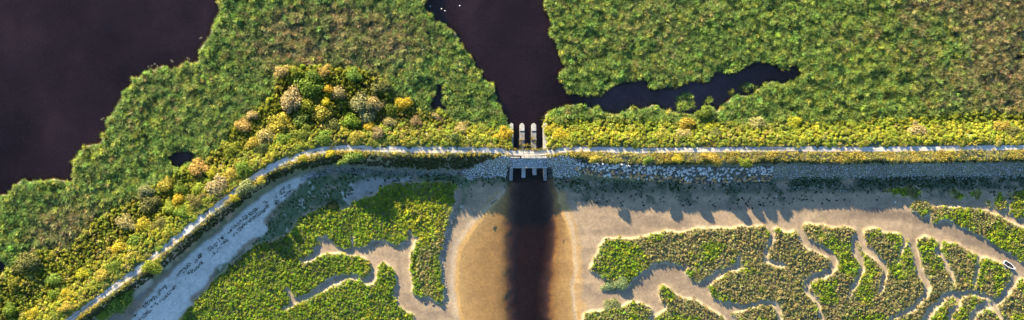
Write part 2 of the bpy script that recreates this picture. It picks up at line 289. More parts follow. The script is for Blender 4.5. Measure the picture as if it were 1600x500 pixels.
grs = (np.interp(-sd, [0, 4, 17, 22], [0, 1, 1, 0]) * (sd < 0)); paint(grs, GRASSC * (1 + .3 * n2[..., None]), .9)
scar = blur(poly([(322, 346), (346, 330), (372, 318), (362, 338), (330, 360), (300, 384), (272, 408), (262, 402), (292, 374)]), 3)[sub]
paint(scar * sstep(-.3, .3, n2 + n3), np.array([.27, .16, .10]), .8)
paint(blur(poly([(212, 440), (236, 428), (238, 442), (222, 466), (208, 470)]), 2)[sub] + blur(poly([(255, 400), (275, 395), (262, 418), (250, 420)]), 2)[sub], GREYM * 1.2, .8)
paint((sd > 9) * 1.0, SOILR); paint((sd > 9) * (sd < 70) * 1.0, np.array([.12, .125, .04]), sstep(75, 55, sd) * .9); paint(sstep(.75, 1.0, blur(wet, 4)[sub]) * (sd > 4), BEDN * (1 + .2 * n1[..., None]))
ny, nx = u.shape
co = np.empty((ny, nx, 3)); x, y = world(u, v, z); co[..., 0], co[..., 1], co[..., 2] = x, y, z
ids = np.arange(ny * nx).reshape(ny, nx)
quads = np.stack([ids[:-1, :-1], ids[1:, :-1], ids[1:, 1:], ids[:-1, 1:]], -1).reshape(-1, 4)
border = np.concatenate([ids[0, :-1], ids[:-1, -1], ids[-1, :0:-1], ids[:0:-1, 0]])
bc = co.reshape(-1, 3)[border]; k = 2600 / np.maximum(np.abs(bc[:, 0]), np.abs(bc[:, 1]) * 2.6)
far = np.stack([bc[:, 0] * k, bc[:, 1] * k, np.full(len(bc), .6)], 1); fid = np.arange(len(bc)) + ny * nx
skirt = np.stack([border, np.roll(border, -1), np.roll(fid, -1), fid], 1)
allco = np.concatenate([co.reshape(-1, 3), far]); allq = np.concatenate([quads, skirt])
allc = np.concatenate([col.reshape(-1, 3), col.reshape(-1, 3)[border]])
def np_mesh(name, verts, faces, smooth=True):
    me = bpy.data.meshes.new(name); n = faces.shape[1]
    me.vertices.add(len(verts)); me.vertices.foreach_set('co', np.asarray(verts, np.float32).ravel())
    me.loops.add(faces.size); me.loops.foreach_set('vertex_index', faces.astype(np.int32).ravel())
    me.polygons.add(len(faces)); me.polygons.foreach_set('loop_start', np.arange(0, faces.size, n, dtype=np.int32)); me.polygons.foreach_set('loop_total', np.full(len(faces), n, np.int32))
    me.polygons.foreach_set('use_smooth', np.full(len(faces), smooth)); me.update(calc_edges=True); me.validate(); return me
def set_col(me, c, name='col'):
    a = me.attributes.new(name, 'FLOAT_COLOR', 'POINT'); a.data.foreach_set('color', np.concatenate([np.clip(c, 0, 1), np.ones((len(c), 1))], 1).astype(np.float32).ravel())
def obj(name, me, m=None, parent=None, **props):
    o = bpy.data.objects.new(name, me); C.objects.link(o); o.parent = parent
    if m and me is not None and not len(me.materials): me.materials.append(m)
    for a, b in props.items(): o[a] = b
    return o
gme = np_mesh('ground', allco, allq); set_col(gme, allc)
m, t, o = mat('ground_mud_sand_soil')
ca = N(t, 'ShaderNodeAttribute', attribute_name='col'); g = N(t, 'ShaderNodeNewGeometry')
na = N(t, 'ShaderNodeTexNoise'); na.inputs['Scale'].default_value = 1.1; na.inputs['Detail'].default_value = 9; na.inputs['Roughness'].default_value = .65
nb = N(t, 'ShaderNodeTexNoise'); nb.inputs['Scale'].default_value = .22; nb.inputs['Detail'].default_value = 6
wv = N(t, 'ShaderNodeTexWave'); wv.inputs['Scale'].default_value = .9; wv.inputs['Distortion'].default_value = 9; wv.inputs['Detail'].default_value = 3; wv.inputs['Detail Scale'].default_value = .6
for q in (na, nb, wv): t.links.new(g.outputs['Position'], q.inputs['Vector'])
mr = N(t, 'ShaderNodeMapRange'); mr.inputs[1].default_value = .3; mr.inputs[2].default_value = .7; mr.inputs[3].default_value = .74; mr.inputs[4].default_value = 1.22
mr2 = N(t, 'ShaderNodeMapRange'); mr2.inputs[1].default_value = .3; mr2.inputs[2].default_value = .7; mr2.inputs[3].default_value = .86; mr2.inputs[4].default_value = 1.12
mu = N(t, 'ShaderNodeMath', operation='MULTIPLY'); hs = N(t, 'ShaderNodeHueSaturation')
t.links.new(na.outputs[0], mr.inputs[0]); t.links.new(nb.outputs[0], mr2.inputs[0]); t.links.new(mr.outputs[0], mu.inputs[0]); t.links.new(mr2.outputs[0], mu.inputs[1])
t.links.new(ca.outputs['Color'], hs.inputs['Color']); t.links.new(mu.outputs[0], hs.inputs['Value'])
b = N(t, 'ShaderNodeBsdfPrincipled'); b.inputs['Roughness'].default_value = .6; b.inputs['Specular IOR Level'].default_value = .45
ad = N(t, 'ShaderNodeMath', operation='MULTIPLY_ADD', i_1=.35); t.links.new(wv.outputs['Fac'], ad.inputs[0]); t.links.new(na.outputs[0], ad.inputs[2])
bp = N(t, 'ShaderNodeBump'); bp.inputs['Strength'].default_value = .35; bp.inputs['Distance'].default_value = .06
t.links.new(ad.outputs[0], bp.inputs['Height']); t.links.new(bp.outputs[0], b.inputs['Normal']); t.links.new(hs.outputs[0], b.inputs['Base Color']); t.links.new(b.outputs[0], o.inputs[0])
obj('ground', gme, m, kind='structure', label='tidal mudflats, sand, marsh islands and dike soil as one ground', category='ground')

# ------------------------------------------------------------------ water
m, t, o = mat('brown_water')
tr = N(t, 'ShaderNodeBsdfTransparent'); gl = N(t, 'ShaderNodeBsdfGlossy'); gl.inputs['Roughness'].default_value = .06; g0 = N(t, 'ShaderNodeNewGeometry')
dt = N(t, 'ShaderNodeVectorMath', operation='DOT_PRODUCT'); t.links.new(g0.outputs['Normal'], dt.inputs[0]); t.links.new(g0.outputs['Incoming'], dt.inputs[1])
ab_ = N(t, 'ShaderNodeMath', operation='ABSOLUTE'); t.links.new(dt.outputs['Value'], ab_.inputs[0]); on = N(t, 'ShaderNodeMath', operation='SUBTRACT', i_0=1.0); t.links.new(ab_.outputs[0], on.inputs[1])
pw = N(t, 'ShaderNodeMath', operation='POWER', i_1=5.0); t.links.new(on.outputs[0], pw.inputs[0]); fr_ = N(t, 'ShaderNodeMath', operation='MULTIPLY_ADD', i_1=.979, i_2=.021); t.links.new(pw.outputs[0], fr_.inputs[0])   # Schlick's reflectance of water, the same from both sides
mx = N(t, 'ShaderNodeMixShader'); t.links.new(fr_.outputs[0], mx.inputs[0]); t.links.new(tr.outputs[0], mx.inputs[1]); t.links.new(gl.outputs[0], mx.inputs[2])
g = N(t, 'ShaderNodeNewGeometry'); n = N(t, 'ShaderNodeTexNoise'); n.inputs['Scale'].default_value = 1.3; n.inputs['Detail'].default_value = 4; t.links.new(g.outputs['Position'], n.inputs['Vector'])
bp = N(t, 'ShaderNodeBump'); bp.inputs['Strength'].default_value = .08; bp.inputs['Distance'].default_value = .05; t.links.new(n.outputs[0], bp.inputs['Height']); t.links.new(bp.outputs[0], gl.inputs['Normal'])
va = N(t, 'ShaderNodeVolumeAbsorption'); va.inputs[0].default_value = (.60, .48, .34, 1); va.inputs[1].default_value = .8
t.links.new(mx.outputs[0], o.inputs[0]); t.links.new(va.outputs[0], o.inputs[1])
bm = bmesh.new(); bmesh.ops.create_cube(bm, size=1)
for q in bm.verts: q.co = Vector((q.co.x * 1400, q.co.y * 700, -6 if q.co.z < 0 else 0))
me = bpy.data.meshes.new('water'); bm.to_mesh(me); bm.free(); obj('water', me, m, kind='structure', label='still dark brown water of lake, river and tidal channel', category='water')

# ------------------------------------------------------------------ dirt path along the dike
pts = []
for a, b in zip(PATH, PATH[1:]):
    L = math.hypot(b[0] - a[0], b[1] - a[1]); k = max(1, int(L / 3))
    for i in range(k): pts.append((a[0] + (b[0] - a[0]) * i / k, a[1] + (b[1] - a[1]) * i / k))
pts = np.array(pts); ker = np.ones(9) / 9
for ax in (0, 1): pts[4:-4, ax] = np.convolve(pts[:, ax], ker, 'valid')
tan = np.gradient(pts, axis=0); tan /= np.linalg.norm(tan, axis=1)[:, None]; nor = np.stack([-tan[:, 1], tan[:, 0]], 1)
off = np.linspace(-1, 1, 9); wid = (np.interp(pts[:, 0], [0, 400, 560, 720, 800, 850, 900, 1000, 1600], [5.5, 5.5, 5, 5.2, 4.2, 4.2, 4.6, 4.2, 4.2]) + 1.2 * fbm(pts[:, 0], pts[:, 1], 22, 3, 4))[:, None]
pu = pts[:, :1] + nor[:, :1] * off * wid; pv = pts[:, 1:] + nor[:, 1:] * off * wid
pz = crest(pu) + .07 + .05 * fbm(pu, pv, 6, 4, 2) - .03 * np.abs(off)
px, py = world(pu, pv, pz); n, k = pu.shape; ids = np.arange(n * k).reshape(n, k)
pme = np_mesh('path', np.stack([px, py, pz], -1).reshape(-1, 3), np.stack([ids[:-1, :-1], ids[:-1, 1:], ids[1:, 1:], ids[1:, :-1]], -1).reshape(-1, 4))
bare = np.clip(1.15 - .9 * np.exp(-(off / .22) ** 2) * sstep(-.5, .3, fbm(pu, pv, 60, 6, 3)) - sstep(.75, 1.0, np.abs(off)) * .8 + .3 * fbm(pu, pv, 12, 7, 3), 0, 1)[..., None]
set_col(pme, (np.array([.48, .425, .36]) * (1 + .14 * fbm(pu, pv, 14, 2, 3))[..., None] * bare + np.array([.13, .115, .05]) * (1 - bare)).reshape(-1, 3))
m = tinted('gravel_path', 'geo', 0, .22, .95, .1, 2.2); obj('path', pme, m, kind='structure', label='pale dirt track along the dike crest', category='path')

# ------------------------------------------------------------------ leaf pieces that the plants are made of
def leaf_quads(cen, nrm, ln, wd, rs):
    """one bent leaf of two triangles pairs for each centre; returns verts, quads"""
    n = len(cen); a = rs.normal(size=(n, 3)); tdir = np.cross(nrm, a); tdir /= np.linalg.norm(tdir, axis=1)[:, None] + 1e-9; b = np.cross(nrm, tdir)
    ln = ln[:, None]; wd = wd[:, None]
    v = np.stack([cen - tdir * ln, cen - b * wd, cen + tdir * ln - nrm * ln * .25, cen + b * wd], 1)
    return v.reshape(-1, 3), np.arange(4 * n).reshape(n, 4)
def crown_mesh(name, seed, n=1300, lobes=9, size=.085, flat=.75):
    """unit crown: radius about 1 across, about 1 high, made of leaf clumps over several lobes"""
    rs = np.random.default_rng(seed); P_, N_ = [], []
    for i in range(lobes):
        a = rs.random() * 6.28; r = 0 if i == 0 else .35 + .35 * rs.random(); R = .55 if i == 0 else .22 + .24 * rs.random()
        c = np.array([r * math.cos(a), r * math.sin(a), .45 + (.12 if i == 0 else rs.uniform(-.22, .12))]); k = int(n * R * R / (.55 ** 2 + (lobes - 1) * .12))
        d = rs.normal(size=(k, 3)); d[:, 2] = np.abs(d[:, 2]) * 1.1 - .35; d /= np.linalg.norm(d, axis=1)[:, None]
        q = c + d * R * (rs.random((k, 1)) ** .35) * (1 + .12 * rs.normal(size=(k, 1))) * np.array([1, 1, .9]); P_.append(q); N_.append(d)
    P_ = np.concatenate(P_); N_ = np.concatenate(N_); P_[:, 2] = np.maximum(P_[:, 2], .04); N_ = N_ + rs.normal(size=N_.shape) * .45; N_ /= np.linalg.norm(N_, axis=1)[:, None]
    s = size * rs.uniform(.6, 1.35, len(P_)); vv_, ff = leaf_quads(P_, N_, s, s * .62, rs); vv_[:, 2] = np.maximum(vv_[:, 2], .0); return np_mesh(name, vv_, ff, False)
def tuft_mesh(name, seed, blades=36, spread=.5, h=1.0, wd=.035, lean=.5, droop=.5, seg=3, wind=(.25, -.2)):
    rs = np.random.default_rng(seed); V_, F_ = [], []
    for i in range(blades):
        a = rs.random() * 6.28; r = spread * math.sqrt(rs.random()); b = np.array([r * math.cos(a), r * math.sin(a), h * rs.uniform(0, .45)]); a2 = a + rs.normal() * .9
        d = np.array([math.cos(a2), math.sin(a2), 0]) * lean * rs.uniform(.3, 1.3) + np.array([wind[0], wind[1], 0]) * rs.uniform(.5, 1.2); hh = h * rs.uniform(.65, 1.0) - b[2] * .6; side = np.cross(d, [0, 0, 1]); side /= np.linalg.norm(side) + 1e-9; wdt = wd * rs.uniform(.7, 1.4); s0 = len(V_)
        for k in range(seg + 1):
            f = k / seg; p = b + d * f ** 1.4 * h * .6 + np.array([0, 0, hh * (f - droop * f ** 3 * .5)]); ww = wdt * (1 - .85 * f)
            V_ += [p - side * ww, p + side * ww]
            if k: F_.append([s0 + 2 * k - 2, s0 + 2 * k - 1, s0 + 2 * k + 1, s0 + 2 * k])
    return np_mesh(name, np.array(V_), np.array(F_), False)
def stone_mesh(name, seed, pts_n=13):
    rs = random.Random(seed); bm = bmesh.new()
    for i in range(pts_n):
        a = Vector((rs.gauss(0, 1), rs.gauss(0, 1), rs.gauss(0, 1))).normalized(); bm.verts.new((a.x * .56, a.y * .48, a.z * .40))
    r = bmesh.ops.convex_hull(bm, input=bm.verts); bmesh.ops.delete(bm, geom=[e for e in r['geom_interior'] if isinstance(e, bmesh.types.BMVert)], context='VERTS')
    me = bpy.data.meshes.new(name); bm.to_mesh(me); bm.free(); return me
def library(name, meshes, m):
    c = bpy.data.collections.new(name)
    for me in meshes:
        me.materials.append(m); c.objects.link(bpy.data.objects.new(me.name, me))
    return c
LIB = {
    'reed': library('reed_pieces', [tuft_mesh('reed_piece', s, 34, .55, 3.0, .10, .5, .8, 3) for s in (1, 2, 3, 4)], M_leaf_i),
    'scrub': library('scrub_pieces', [crown_mesh('scrub_piece', 20 + s, 420, 6, .13) for s in range(4)], M_leaf_i),
    'cushion': library('cushion_pieces', [crown_mesh('cushion_piece', 40 + s, 130, 4, .20) for s in range(4)], M_leaf_i),
    'marsh': library('marsh_pieces', [crown_mesh('marsh_cushion_piece', 140 + q, 150, 4 + q % 2, .17) for q in range(3)] + [tuft_mesh('marsh_tuft_piece', 150 + q, 40, .75, 1.0, .07, .7, .7, 2) for q in range(3)], M_leaf_i),
    'grass': library('grass_pieces', [tuft_mesh('grass_piece', 60 + s, 22, .4, .8, .05, .5, .8, 2) for s in range(3)], M_leaf_i),
    'stone': library('stone_pieces', [stone_mesh('stone_piece', 80 + s) for s in range(5)], M_rock_i)}
def group_for(c):
    g = bpy.data.node_groups.new('scatter_' + c.name, 'GeometryNodeTree')
    g.interface.new_socket('Geometry', in_out='INPUT', socket_type='NodeSocketGeometry'); g.interface.new_socket('Geometry', in_out='OUTPUT', socket_type='NodeSocketGeometry')
    gi, go = g.nodes.new('NodeGroupInput'), g.nodes.new('NodeGroupOutput'); ip = g.nodes.new('GeometryNodeInstanceOnPoints'); ci = g.nodes.new('GeometryNodeCollectionInfo')
    ci.inputs['Collection'].default_value = c; ci.inputs['Separate Children'].default_value = True; ci.inputs['Reset Children'].default_value = True
    def attr(nm, ty): n = g.nodes.new('GeometryNodeInputNamedAttribute'); n.data_type = ty; n.inputs['Name'].default_value = nm; return n.outputs['Attribute']
    er = g.nodes.new('FunctionNodeEulerToRotation'); g.links.new(attr('rot', 'FLOAT_VECTOR'), er.inputs[0])
    g.links.new(gi.outputs[0], ip.inputs['Points']); g.links.new(ci.outputs[0], ip.inputs['Instance']); ip.inputs['Pick Instance'].default_value = True
    g.links.new(attr('idx', 'INT'), ip.inputs['Instance Index']); g.links.new(er.outputs[0], ip.inputs['Rotation']); g.links.new(attr('scl', 'FLOAT_VECTOR'), ip.inputs['Scale']); g.links.new(ip.outputs[0], go.inputs[0]); return g
GRP = {k: group_for(c) for k, c in LIB.items()}
def scatter(name, label, cat, lib, u, v, scl, col, zoff=0.0, tilt=.12, spin=True, ztop=0.0, group=None, z=None):
    u = np.asarray(u, float); v = np.asarray(v, float); n = len(u)
    if not n: return
    z = zat(u, v) if z is None else z; x, y = world(u, v, z + ztop); me = bpy.data.meshes.new(name); me.vertices.add(n)
    me.vertices.foreach_set('co', np.stack([x, y, z + zoff], 1).astype(np.float32).ravel())
    scl = np.asarray(scl, float); scl = np.stack([scl, scl, scl], 1) if scl.ndim == 1 else scl
    rot = np.stack([rng.normal(0, tilt, n), rng.normal(0, tilt, n), rng.random(n) * 6.283 if spin else rng.normal(0, .6, n)], 1)
    for nm, a in (('rot', rot), ('scl', scl)): me.attributes.new(nm, 'FLOAT_VECTOR', 'POINT').data.foreach_set('vector', a.astype(np.float32).ravel())
    me.attributes.new('idx', 'INT', 'POINT').data.foreach_set('value', rng.integers(0, 12, n).astype(np.int32)); set_col(me, col)
    o = obj(name, me, None, kind='stuff', label=label, category=cat)
    if group: o['group'] = group
    o.modifiers.new('scatter', 'NODES').node_group = GRP[lib]; return o
def pts_in(mask, step, thr=.5, box=None):
    b = box or (U0 + 4, U1 - 4, V0 + 4, V1 - 4); a, c = np.meshgrid(np.arange(b[0], b[1], step), np.arange(b[2], b[3], step)); a = a + rng.uniform(-.5, .5, a.shape) * step * 1.1; c = c + rng.uniform(-.5, .5, c.shape) * step * 1.1
    a, c = a.ravel(), c.ravel(); k = samp(mask, a, c) > thr; return a[k], c[k]
def mixc(cols, ws):
    ws = np.stack(ws, 1); ws = ws / ws.sum(1)[:, None]; pick = (np.cumsum(ws, 1) < rng.random((len(ws), 1))).sum(1).clip(0, len(cols) - 1); return .5 * (ws @ np.array(cols)) + .5 * np.array(cols)[pick]
def jit(c, s=.15): return c * (1 + rng.normal(0, s, (len(c), 1))) * (1 + rng.normal(0, s * .35, c.shape))

# ------------------------------------------------------------------ reed beds
G_REED, Y_REED, B_REED, D_REED = (.185, .285, .068), (.38, .40, .065), (.34, .26, .12), (.070, .135, .042)
land = (SD > 8).astype(float) * (1 - wet)
SCRUB_N = [(1750, 178), (1560, 176), (1480, 178), (1400, 184), (1330, 188), (1280, 192), (1215, 196), (1150, 192), (1100, 190), (1040, 190), (960, 190), (900, 190), (850, 188), (850, 236), (1750, 224)]
SCRUB_W = [(800, 202), (760, 200), (725, 192), (705, 186), (690, 178), (665, 176), (645, 160), (610, 158), (600, 130), (570, 112), (540, 108), (500, 103), (440, 107), (428, 150), (405, 172), (370, 190), (352, 226), (318, 248), (296, 258), (262, 280), (232, 294), (205, 318), (170, 330), (140, 352), (110, 388), (60, 392), (15, 420), (-120, 440), (-120, 620), (-40, 600), (110, 492), (200, 425), (290, 355), (400, 267), (480, 232), (540, 224), (640, 226), (800, 230)]
scrub_e = poly(SCRUB_N) * (SD > 7); scrub_w = poly(SCRUB_W) * (SD > 7)
def reeds(name, label, mask, step, box, east, hscale=1.0, **kw):
    a, c = pts_in(blur(mask, 2), step, .72, box)
    h1 = fbm(a * .8 + c * .45, c * 1.15 - a * .3, 11, 3, 2); keep = rng.random(len(a)) < .97 - .35 * sstep(.25, .8, -h1); a, c, h1 = a[keep], c[keep], h1[keep]
    nl, nm_ = fbm(a, c, 150, 4, 3), fbm(a, c, 24, 6, 3)
    if east:
        brown = np.clip(sstep(1330, 1560, a + 60 * nl - .35 * (c - 60) + 40 * nm_) + .25 * sstep(.1, .7, nm_ + nl) - .5 * sstep(30, 0, np.hypot((a - 1490) / 1.6, c - 85)) - .3 * sstep(40, 0, np.hypot((a - 1470) / 1.3, c - 45)), 0, 1); yel = .35 + .25 * nm_ + .4 * sstep(1150, 1400, a) * (1 - brown)
    else:
        brown = np.clip(sstep(150, 60, np.hypot((a - 520) / 1.35, (c - 62) * 1.9)) * (.85 + .5 * nm_) + .7 * sstep(70, 25, np.hypot((a - 110) / 1.3, c - 370)) + .2 * nl, 0, 1); yel = .25 + .3 * nm_ + .2 * nl
    e = 1 - samp(blur(mask, 5), a, c); yel = np.clip(yel + .9 * sstep(.1, .55, e) , .02, 1.2); brown = brown * (1 - .7 * sstep(.1, .5, e))
    col = jit(mixc([G_REED, Y_REED, B_REED, D_REED], [np.clip(1 - brown, 0, 1) * .9, yel * (1 - .7 * brown), brown * 1.3, .3 + .2 * np.clip(-nm_, 0, 1) + brown * .25]), .24)
    s = hscale * (.84 + .34 * h1 + .16 * rng.normal(size=len(a)) - .10 * brown); s = np.clip(s, .4, 1.4)
    scatter(name, label, 'reeds', 'reed', a, c, np.stack([.95 + 0 * s, .95 + 0 * s, s], 1), col, -.1, .10, True, ztop=1.8, **kw)
rland = land * (1 - scrub_w) * (1 - scrub_e)
reeds('reed_bed', 'broad green and olive-brown reed bed between the dark lake and the river', rland, 3.3, (U0 + 4, 800, V0 + 4, 560), False)
reeds('reed_bed', 'large reed field right of the river, green turning straw brown', rland, 3.3, (845, U1 - 4, V0 + 4, 215), True)
for lab, cu, cv, ru, rv in [('square-topped reed clump standing alone in the slough south of the reed field', 1072, 159, 14, 13), ('tiny reed tuft in the slough left of the long reed spit', 1105, 155, 5, 5),
                            ('tiny pale reed tuft in the open slough water beside the reed spit', 1142, 143, 4, 5), ('oval reed clump off the tip of the reed spit in the slough', 1167, 137, 13, 7)]:
    mk = (np.hypot((WU - cu) / ru, (WV - cv) / rv) < 1).astype(float); reeds('reed_clump', lab, mk, 2.6, (cu - 24, cu + 24, cv - 24, cv + 24), True, .8, group='reed clumps in the slough')

# ------------------------------------------------------------------ scrub on the dike's landward slope
G_S, YG_S, Y_S, T_S, D_S, O_S = (.19, .265, .038), (.35, .375, .042), (.52, .45, .045), (.44, .35, .15), (.14, .19, .04), (.29, .28, .06)
def scrub(name, label, mask, step, box, east):
    a, c = pts_in(mask, step, .5, box); sd = samp(SD, a, c); nm_, nl = fbm(a, c, 26, 2, 3), fbm(a, c, 90, 5, 3)
    if east:
        w_ = [.4 + .4 * np.clip(-nm_, 0, 1) + .5 * sstep(26, 44, sd), 1.0 + .5 * nl, .12 + .55 * np.clip(nm_, 0, 1) + .3 * sstep(1350, 1550, a) + .3 * sstep(900, 860, a), .06 + .35 * np.clip(nm_ - nl, 0, 1), .12 + .4 * np.clip(-nm_ - .2, 0, 1), .2 + 0 * a]
    else:
        west = 1 - sstep(420, 620, a); w_ = [.5 + .6 * np.clip(-nm_, 0, 1) - .15 * west, .55 + .5 * nl + .3 * west, .16 + .8 * np.clip(nm_, 0, 1) * (.4 + .6 * west) + .5 * sstep(720, 790, a), .15 + .5 * np.clip(nm_ - nl * .6, 0, 1), .2 + .4 * np.clip(-nm_ - .2, 0, 1), .3 + 0 * a]
    clu = sstep(45, 65, sd) * (a > 410) * (a < 615) if not east else 0 * a
    w_[0] = w_[0] + .5 * clu; w_[1] = w_[1] + .8 * clu; w_[5] = w_[5] + .3 * clu; w_[4] = w_[4] * (1 - .8 * clu)
    col = jit(mixc([G_S, YG_S, Y_S, T_S, D_S, O_S], [np.clip(q, .02, 3) for q in w_]), .14)
    zb = zat(a, c); h = 1.5 + .5 * nm_ + .45 * rng.random(len(a)) + (.5 if east else 1.0) * sstep(20, 55, sd) + .9 * sstep(50, 75, sd) * (a > 420) * (a < 610); h = np.minimum(h, np.maximum(.7, crest(a) + .7 + .5 * nm_ + sd * .012 - zb)); r = .85 + 1.3 * rng.random(len(a)) ** 2.2
    scatter(name, label, 'scrub', 'scrub', a, c, np.stack([r, r, h], 1), col, -.1, .1, ztop=.8)
scrub('scrub', 'yellow-green scrub along the landward side of the dike right of the sluice', scrub_e, 4.6, (845, U1 - 4, 165, 236), True)
scrub('scrub', 'mixed green and golden scrub along the landward side of the dike left of the sluice', scrub_w, 4.6, (U0 + 4, 802, 90, 596), False)

# ------------------------------------------------------------------ salt marsh
TAN_M, GRN_M, YEL_M, DK_M, BR_M = (.38, .335, .135), (.20, .32, .022), (.46, .47, .035), (.10, .135, .03), (.32, .23, .11)
G1 = poly([(935, 380), (950, 374), (990, 386), (1010, 402), (1004, 424), (985, 440), (950, 438), (926, 414)])
def marsh_veg(name, label, mask, step, west, box=None, group=None, bright=0.0):
    a, c = pts_in(mask, step, .62, box); nm_, nl, ns = fbm(a, c, 30, 3, 3), fbm(a, c, 110, 6, 2), fbm(a, c, 9, 1, 2); e = 1 - samp(blur(mask, 4), a, c)
    if west:
        pale = sstep(18, 4, np.abs(a - np.interp(c, [330, 370, 400, 430, 460], [708, 690, 664, 662, 672]))) * (c > 325)
        yp = sstep(62, 22, np.hypot(a - 662, (c - 338) * 1.2)) * (1 - pale)
        w_ = [.10 + 1.5 * pale + .25 * np.clip(ns, 0, 1) * pale, (1.0 + .3 * nl) * (1 - .6 * pale) * (1 - .5 * yp), .22 + .45 * np.clip(nm_, 0, 1) + .6 * sstep(.2, .6, e) + 1.6 * sstep(62, 22, np.hypot(a - 662, (c - 338) * 1.2)), .25 + .5 * np.clip(-nm_, 0, 1) + 1.1 * sstep(520, 430, a) * sstep(450, 400, c), .05 + 0 * a]  # dark green weighted westward: shade from the dike put into the plant colours
    else:
        gp = np.clip(sstep(.0, .5, nm_ + .3 * nl - .08 + .3 * sstep(1180, 1350, a)) + samp(blur(G1, 2), a, c) * .9 + bright + .4 * sstep(460, 500, c) * (a < 1060), 0, 1)
        w_ = [(1 - gp) * (1.0 + .3 * ns), gp * (1.1 - .45 * sstep(1180, 1350, a)), gp * .35 + .25 * sstep(.15, .5, e), .22 + .35 * np.clip(-nm_, 0, 1) + .25 * np.clip(-ns, 0, 1), .18 * (1 - gp) + .5 * np.clip(nl - .1, 0, 1) * (1 - gp)]
    col = jit(mixc([TAN_M, GRN_M, YEL_M, DK_M, BR_M], [np.clip(q, .01, 3) for q in w_]), .2)
    r = .45 + .75 * rng.random(len(a)) ** 2.2 + .08 * nm_; h = (.40 + .34 * rng.random(len(a)) + .14 * ns) * (1 - .35 * sstep(.3, .6, e))
    scatter(name, label, 'marsh plants', 'marsh', a, c, np.stack([r, r, h], 1), col, -.05, .2, ztop=.3, group=group)
gn = 'salt marsh islands right of the channel'
south_w = poly([(436, 489), (470, 471), (515, 448), (560, 441), (593, 408), (625, 430), (660, 560), (250, 560), (300, 470), (372, 404), (400, 440)], False)
marsh_veg('marsh_vegetation', 'bright green marsh plants south of the winding pale creek at bottom left', marsh_w * south_w, 2.7, True)
marsh_veg('marsh_vegetation', 'green marsh between the dike shadow and the winding pale creek', marsh_w * (1 - south_w), 2.7, True)
q1 = poly([(915, 360), (1203, 340), (1206, 372), (1196, 404), (1174, 417), (1150, 413), (1090, 446), (1060, 414), (985, 440), (965, 452), (915, 430)], False) * (GU < 1206)
q4 = poly([(1015, 560), (1020, 492), (1036, 470), (1024, 450), (1037, 440), (1062, 462), (1120, 484), (1150, 560)], False)
q6 = poly([(895, 560), (905, 480), (985, 468), (1015, 472), (1024, 486), (1010, 560)], False)
q3 = poly([(1105, 450), (1122, 430), (1160, 416), (1196, 405), (1215, 413), (1200, 430), (1245, 470), (1215, 474), (1150, 478), (1112, 466)], False)
for lab, q in [('grey-tan marsh island with a bright green left end beside the open flat', q1), ('small wedge-shaped marsh island at the bottom edge right of the forked creek', q4 * (1 - q1)), ('yellow-green marsh patch at the bottom edge nearest the channel', q6),
               ('tan-edged marsh lobe between the two creek arms below the large tan island', q3 * (1 - q1)), ('wide olive marsh cut by many winding creeks at bottom right', (1 - q1) * (1 - q3) * (1 - q4) * (1 - q6))]:
    marsh_veg('marsh_vegetation', lab, marsh_e * np.clip(q, 0, 1), 3.1, False, group=gn)
for k, p, lab in ISLETS: marsh_veg('marsh_islet', lab, isl[k], 2.9, False, group='marsh islets on the mudflat', bright=.35 if k in ('n3', 'n4', 'n5') else .05)

FAN_L = [(722, 270), (740, 258), (762, 250), (785, 243), (802, 242), (802, 275), (760, 278), (728, 280)]; FAN_R = [(850, 244), (885, 243), (908, 250), (908, 274), (880, 278), (850, 277)]
fans = np.clip(poly(FAN_L) + poly(FAN_R), 0, 1)
# ------------------------------------------------------------------ grass on the dike crest and seaward slope, algae tufts, wrack
a, c = pts_in(((SD < -3) | ((SD > 5.8) & (SD < 8))) * (SD > -21) * 1.0 * (1 - gap), 2.1); nm_ = fbm(a, c, 22, 2, 3); sdv = samp(SD, a, c); es = samp(eS, a, c); k = (-sdv < es + 3) & (rng.random(len(a)) < .55 + .5 * nm_) & ((samp(fans, a, c) < .5) | (-sdv < 6)); a, c, nm_, sdv = a[k], c[k], nm_[k], sdv[k]
scatter('grass', 'sunlit yellow grass verge along the seaward edge of the path', 'grass', 'grass', a, c, np.stack([.8 + .5 * rng.random(len(a))] * 2 + [np.clip(.75 + .9 * fbm(a, c, 34, 7, 3) + .5 * rng.random(len(a)), .35, 2.4)], 1), jit(mixc([(.55, .44, .07), (.31, .33, .045), (.50, .38, .15)], [np.clip(.5 + .8 * nm_, .05, 2), np.clip(.6 - .6 * nm_, .05, 2), np.full(len(a), .35)])), -.03)
a, c = pts_in((-SD > eS) * (-SD < tS - 9) * 1.0 * (1 - gap), 2.5); nm_ = fbm(a, c, 18, 4, 3); rockband = ((a > 900) & (-samp(SD, a, c) > 22)) | (samp(fans, a, c) > .5); k = ~rockband & (rng.random(len(a)) < .8 + .4 * nm_); a, c, nm_ = a[k], c[k], nm_[k]
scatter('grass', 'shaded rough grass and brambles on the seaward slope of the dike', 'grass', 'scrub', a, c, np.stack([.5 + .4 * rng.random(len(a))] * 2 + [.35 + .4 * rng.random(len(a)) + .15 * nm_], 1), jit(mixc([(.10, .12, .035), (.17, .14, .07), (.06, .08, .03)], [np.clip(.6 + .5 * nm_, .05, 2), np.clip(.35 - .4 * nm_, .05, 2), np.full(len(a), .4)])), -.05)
a, c = pts_in((-SD > tS - 4) * (-SD < tS + 34) * (GV > 240) * 1.0 * (1 - beach) * (Z > .12), 2.6); n2_, n3_ = fbm(a, c, 26, 5, 4), fbm(a, c, 7, 1, 3); dd = -samp(SD, a, c) - samp(tS, a, c)
k = (rng.random(len(a)) < np.clip(1.0 - dd / 24, 0, 1) * np.where(a > 1210, .9, .45) * sstep(-.6, .2, n2_ + .5 * n3_) + .03) & ((a > 866) | (a < 795)) & (a > 480); a, c = a[k], c[k]
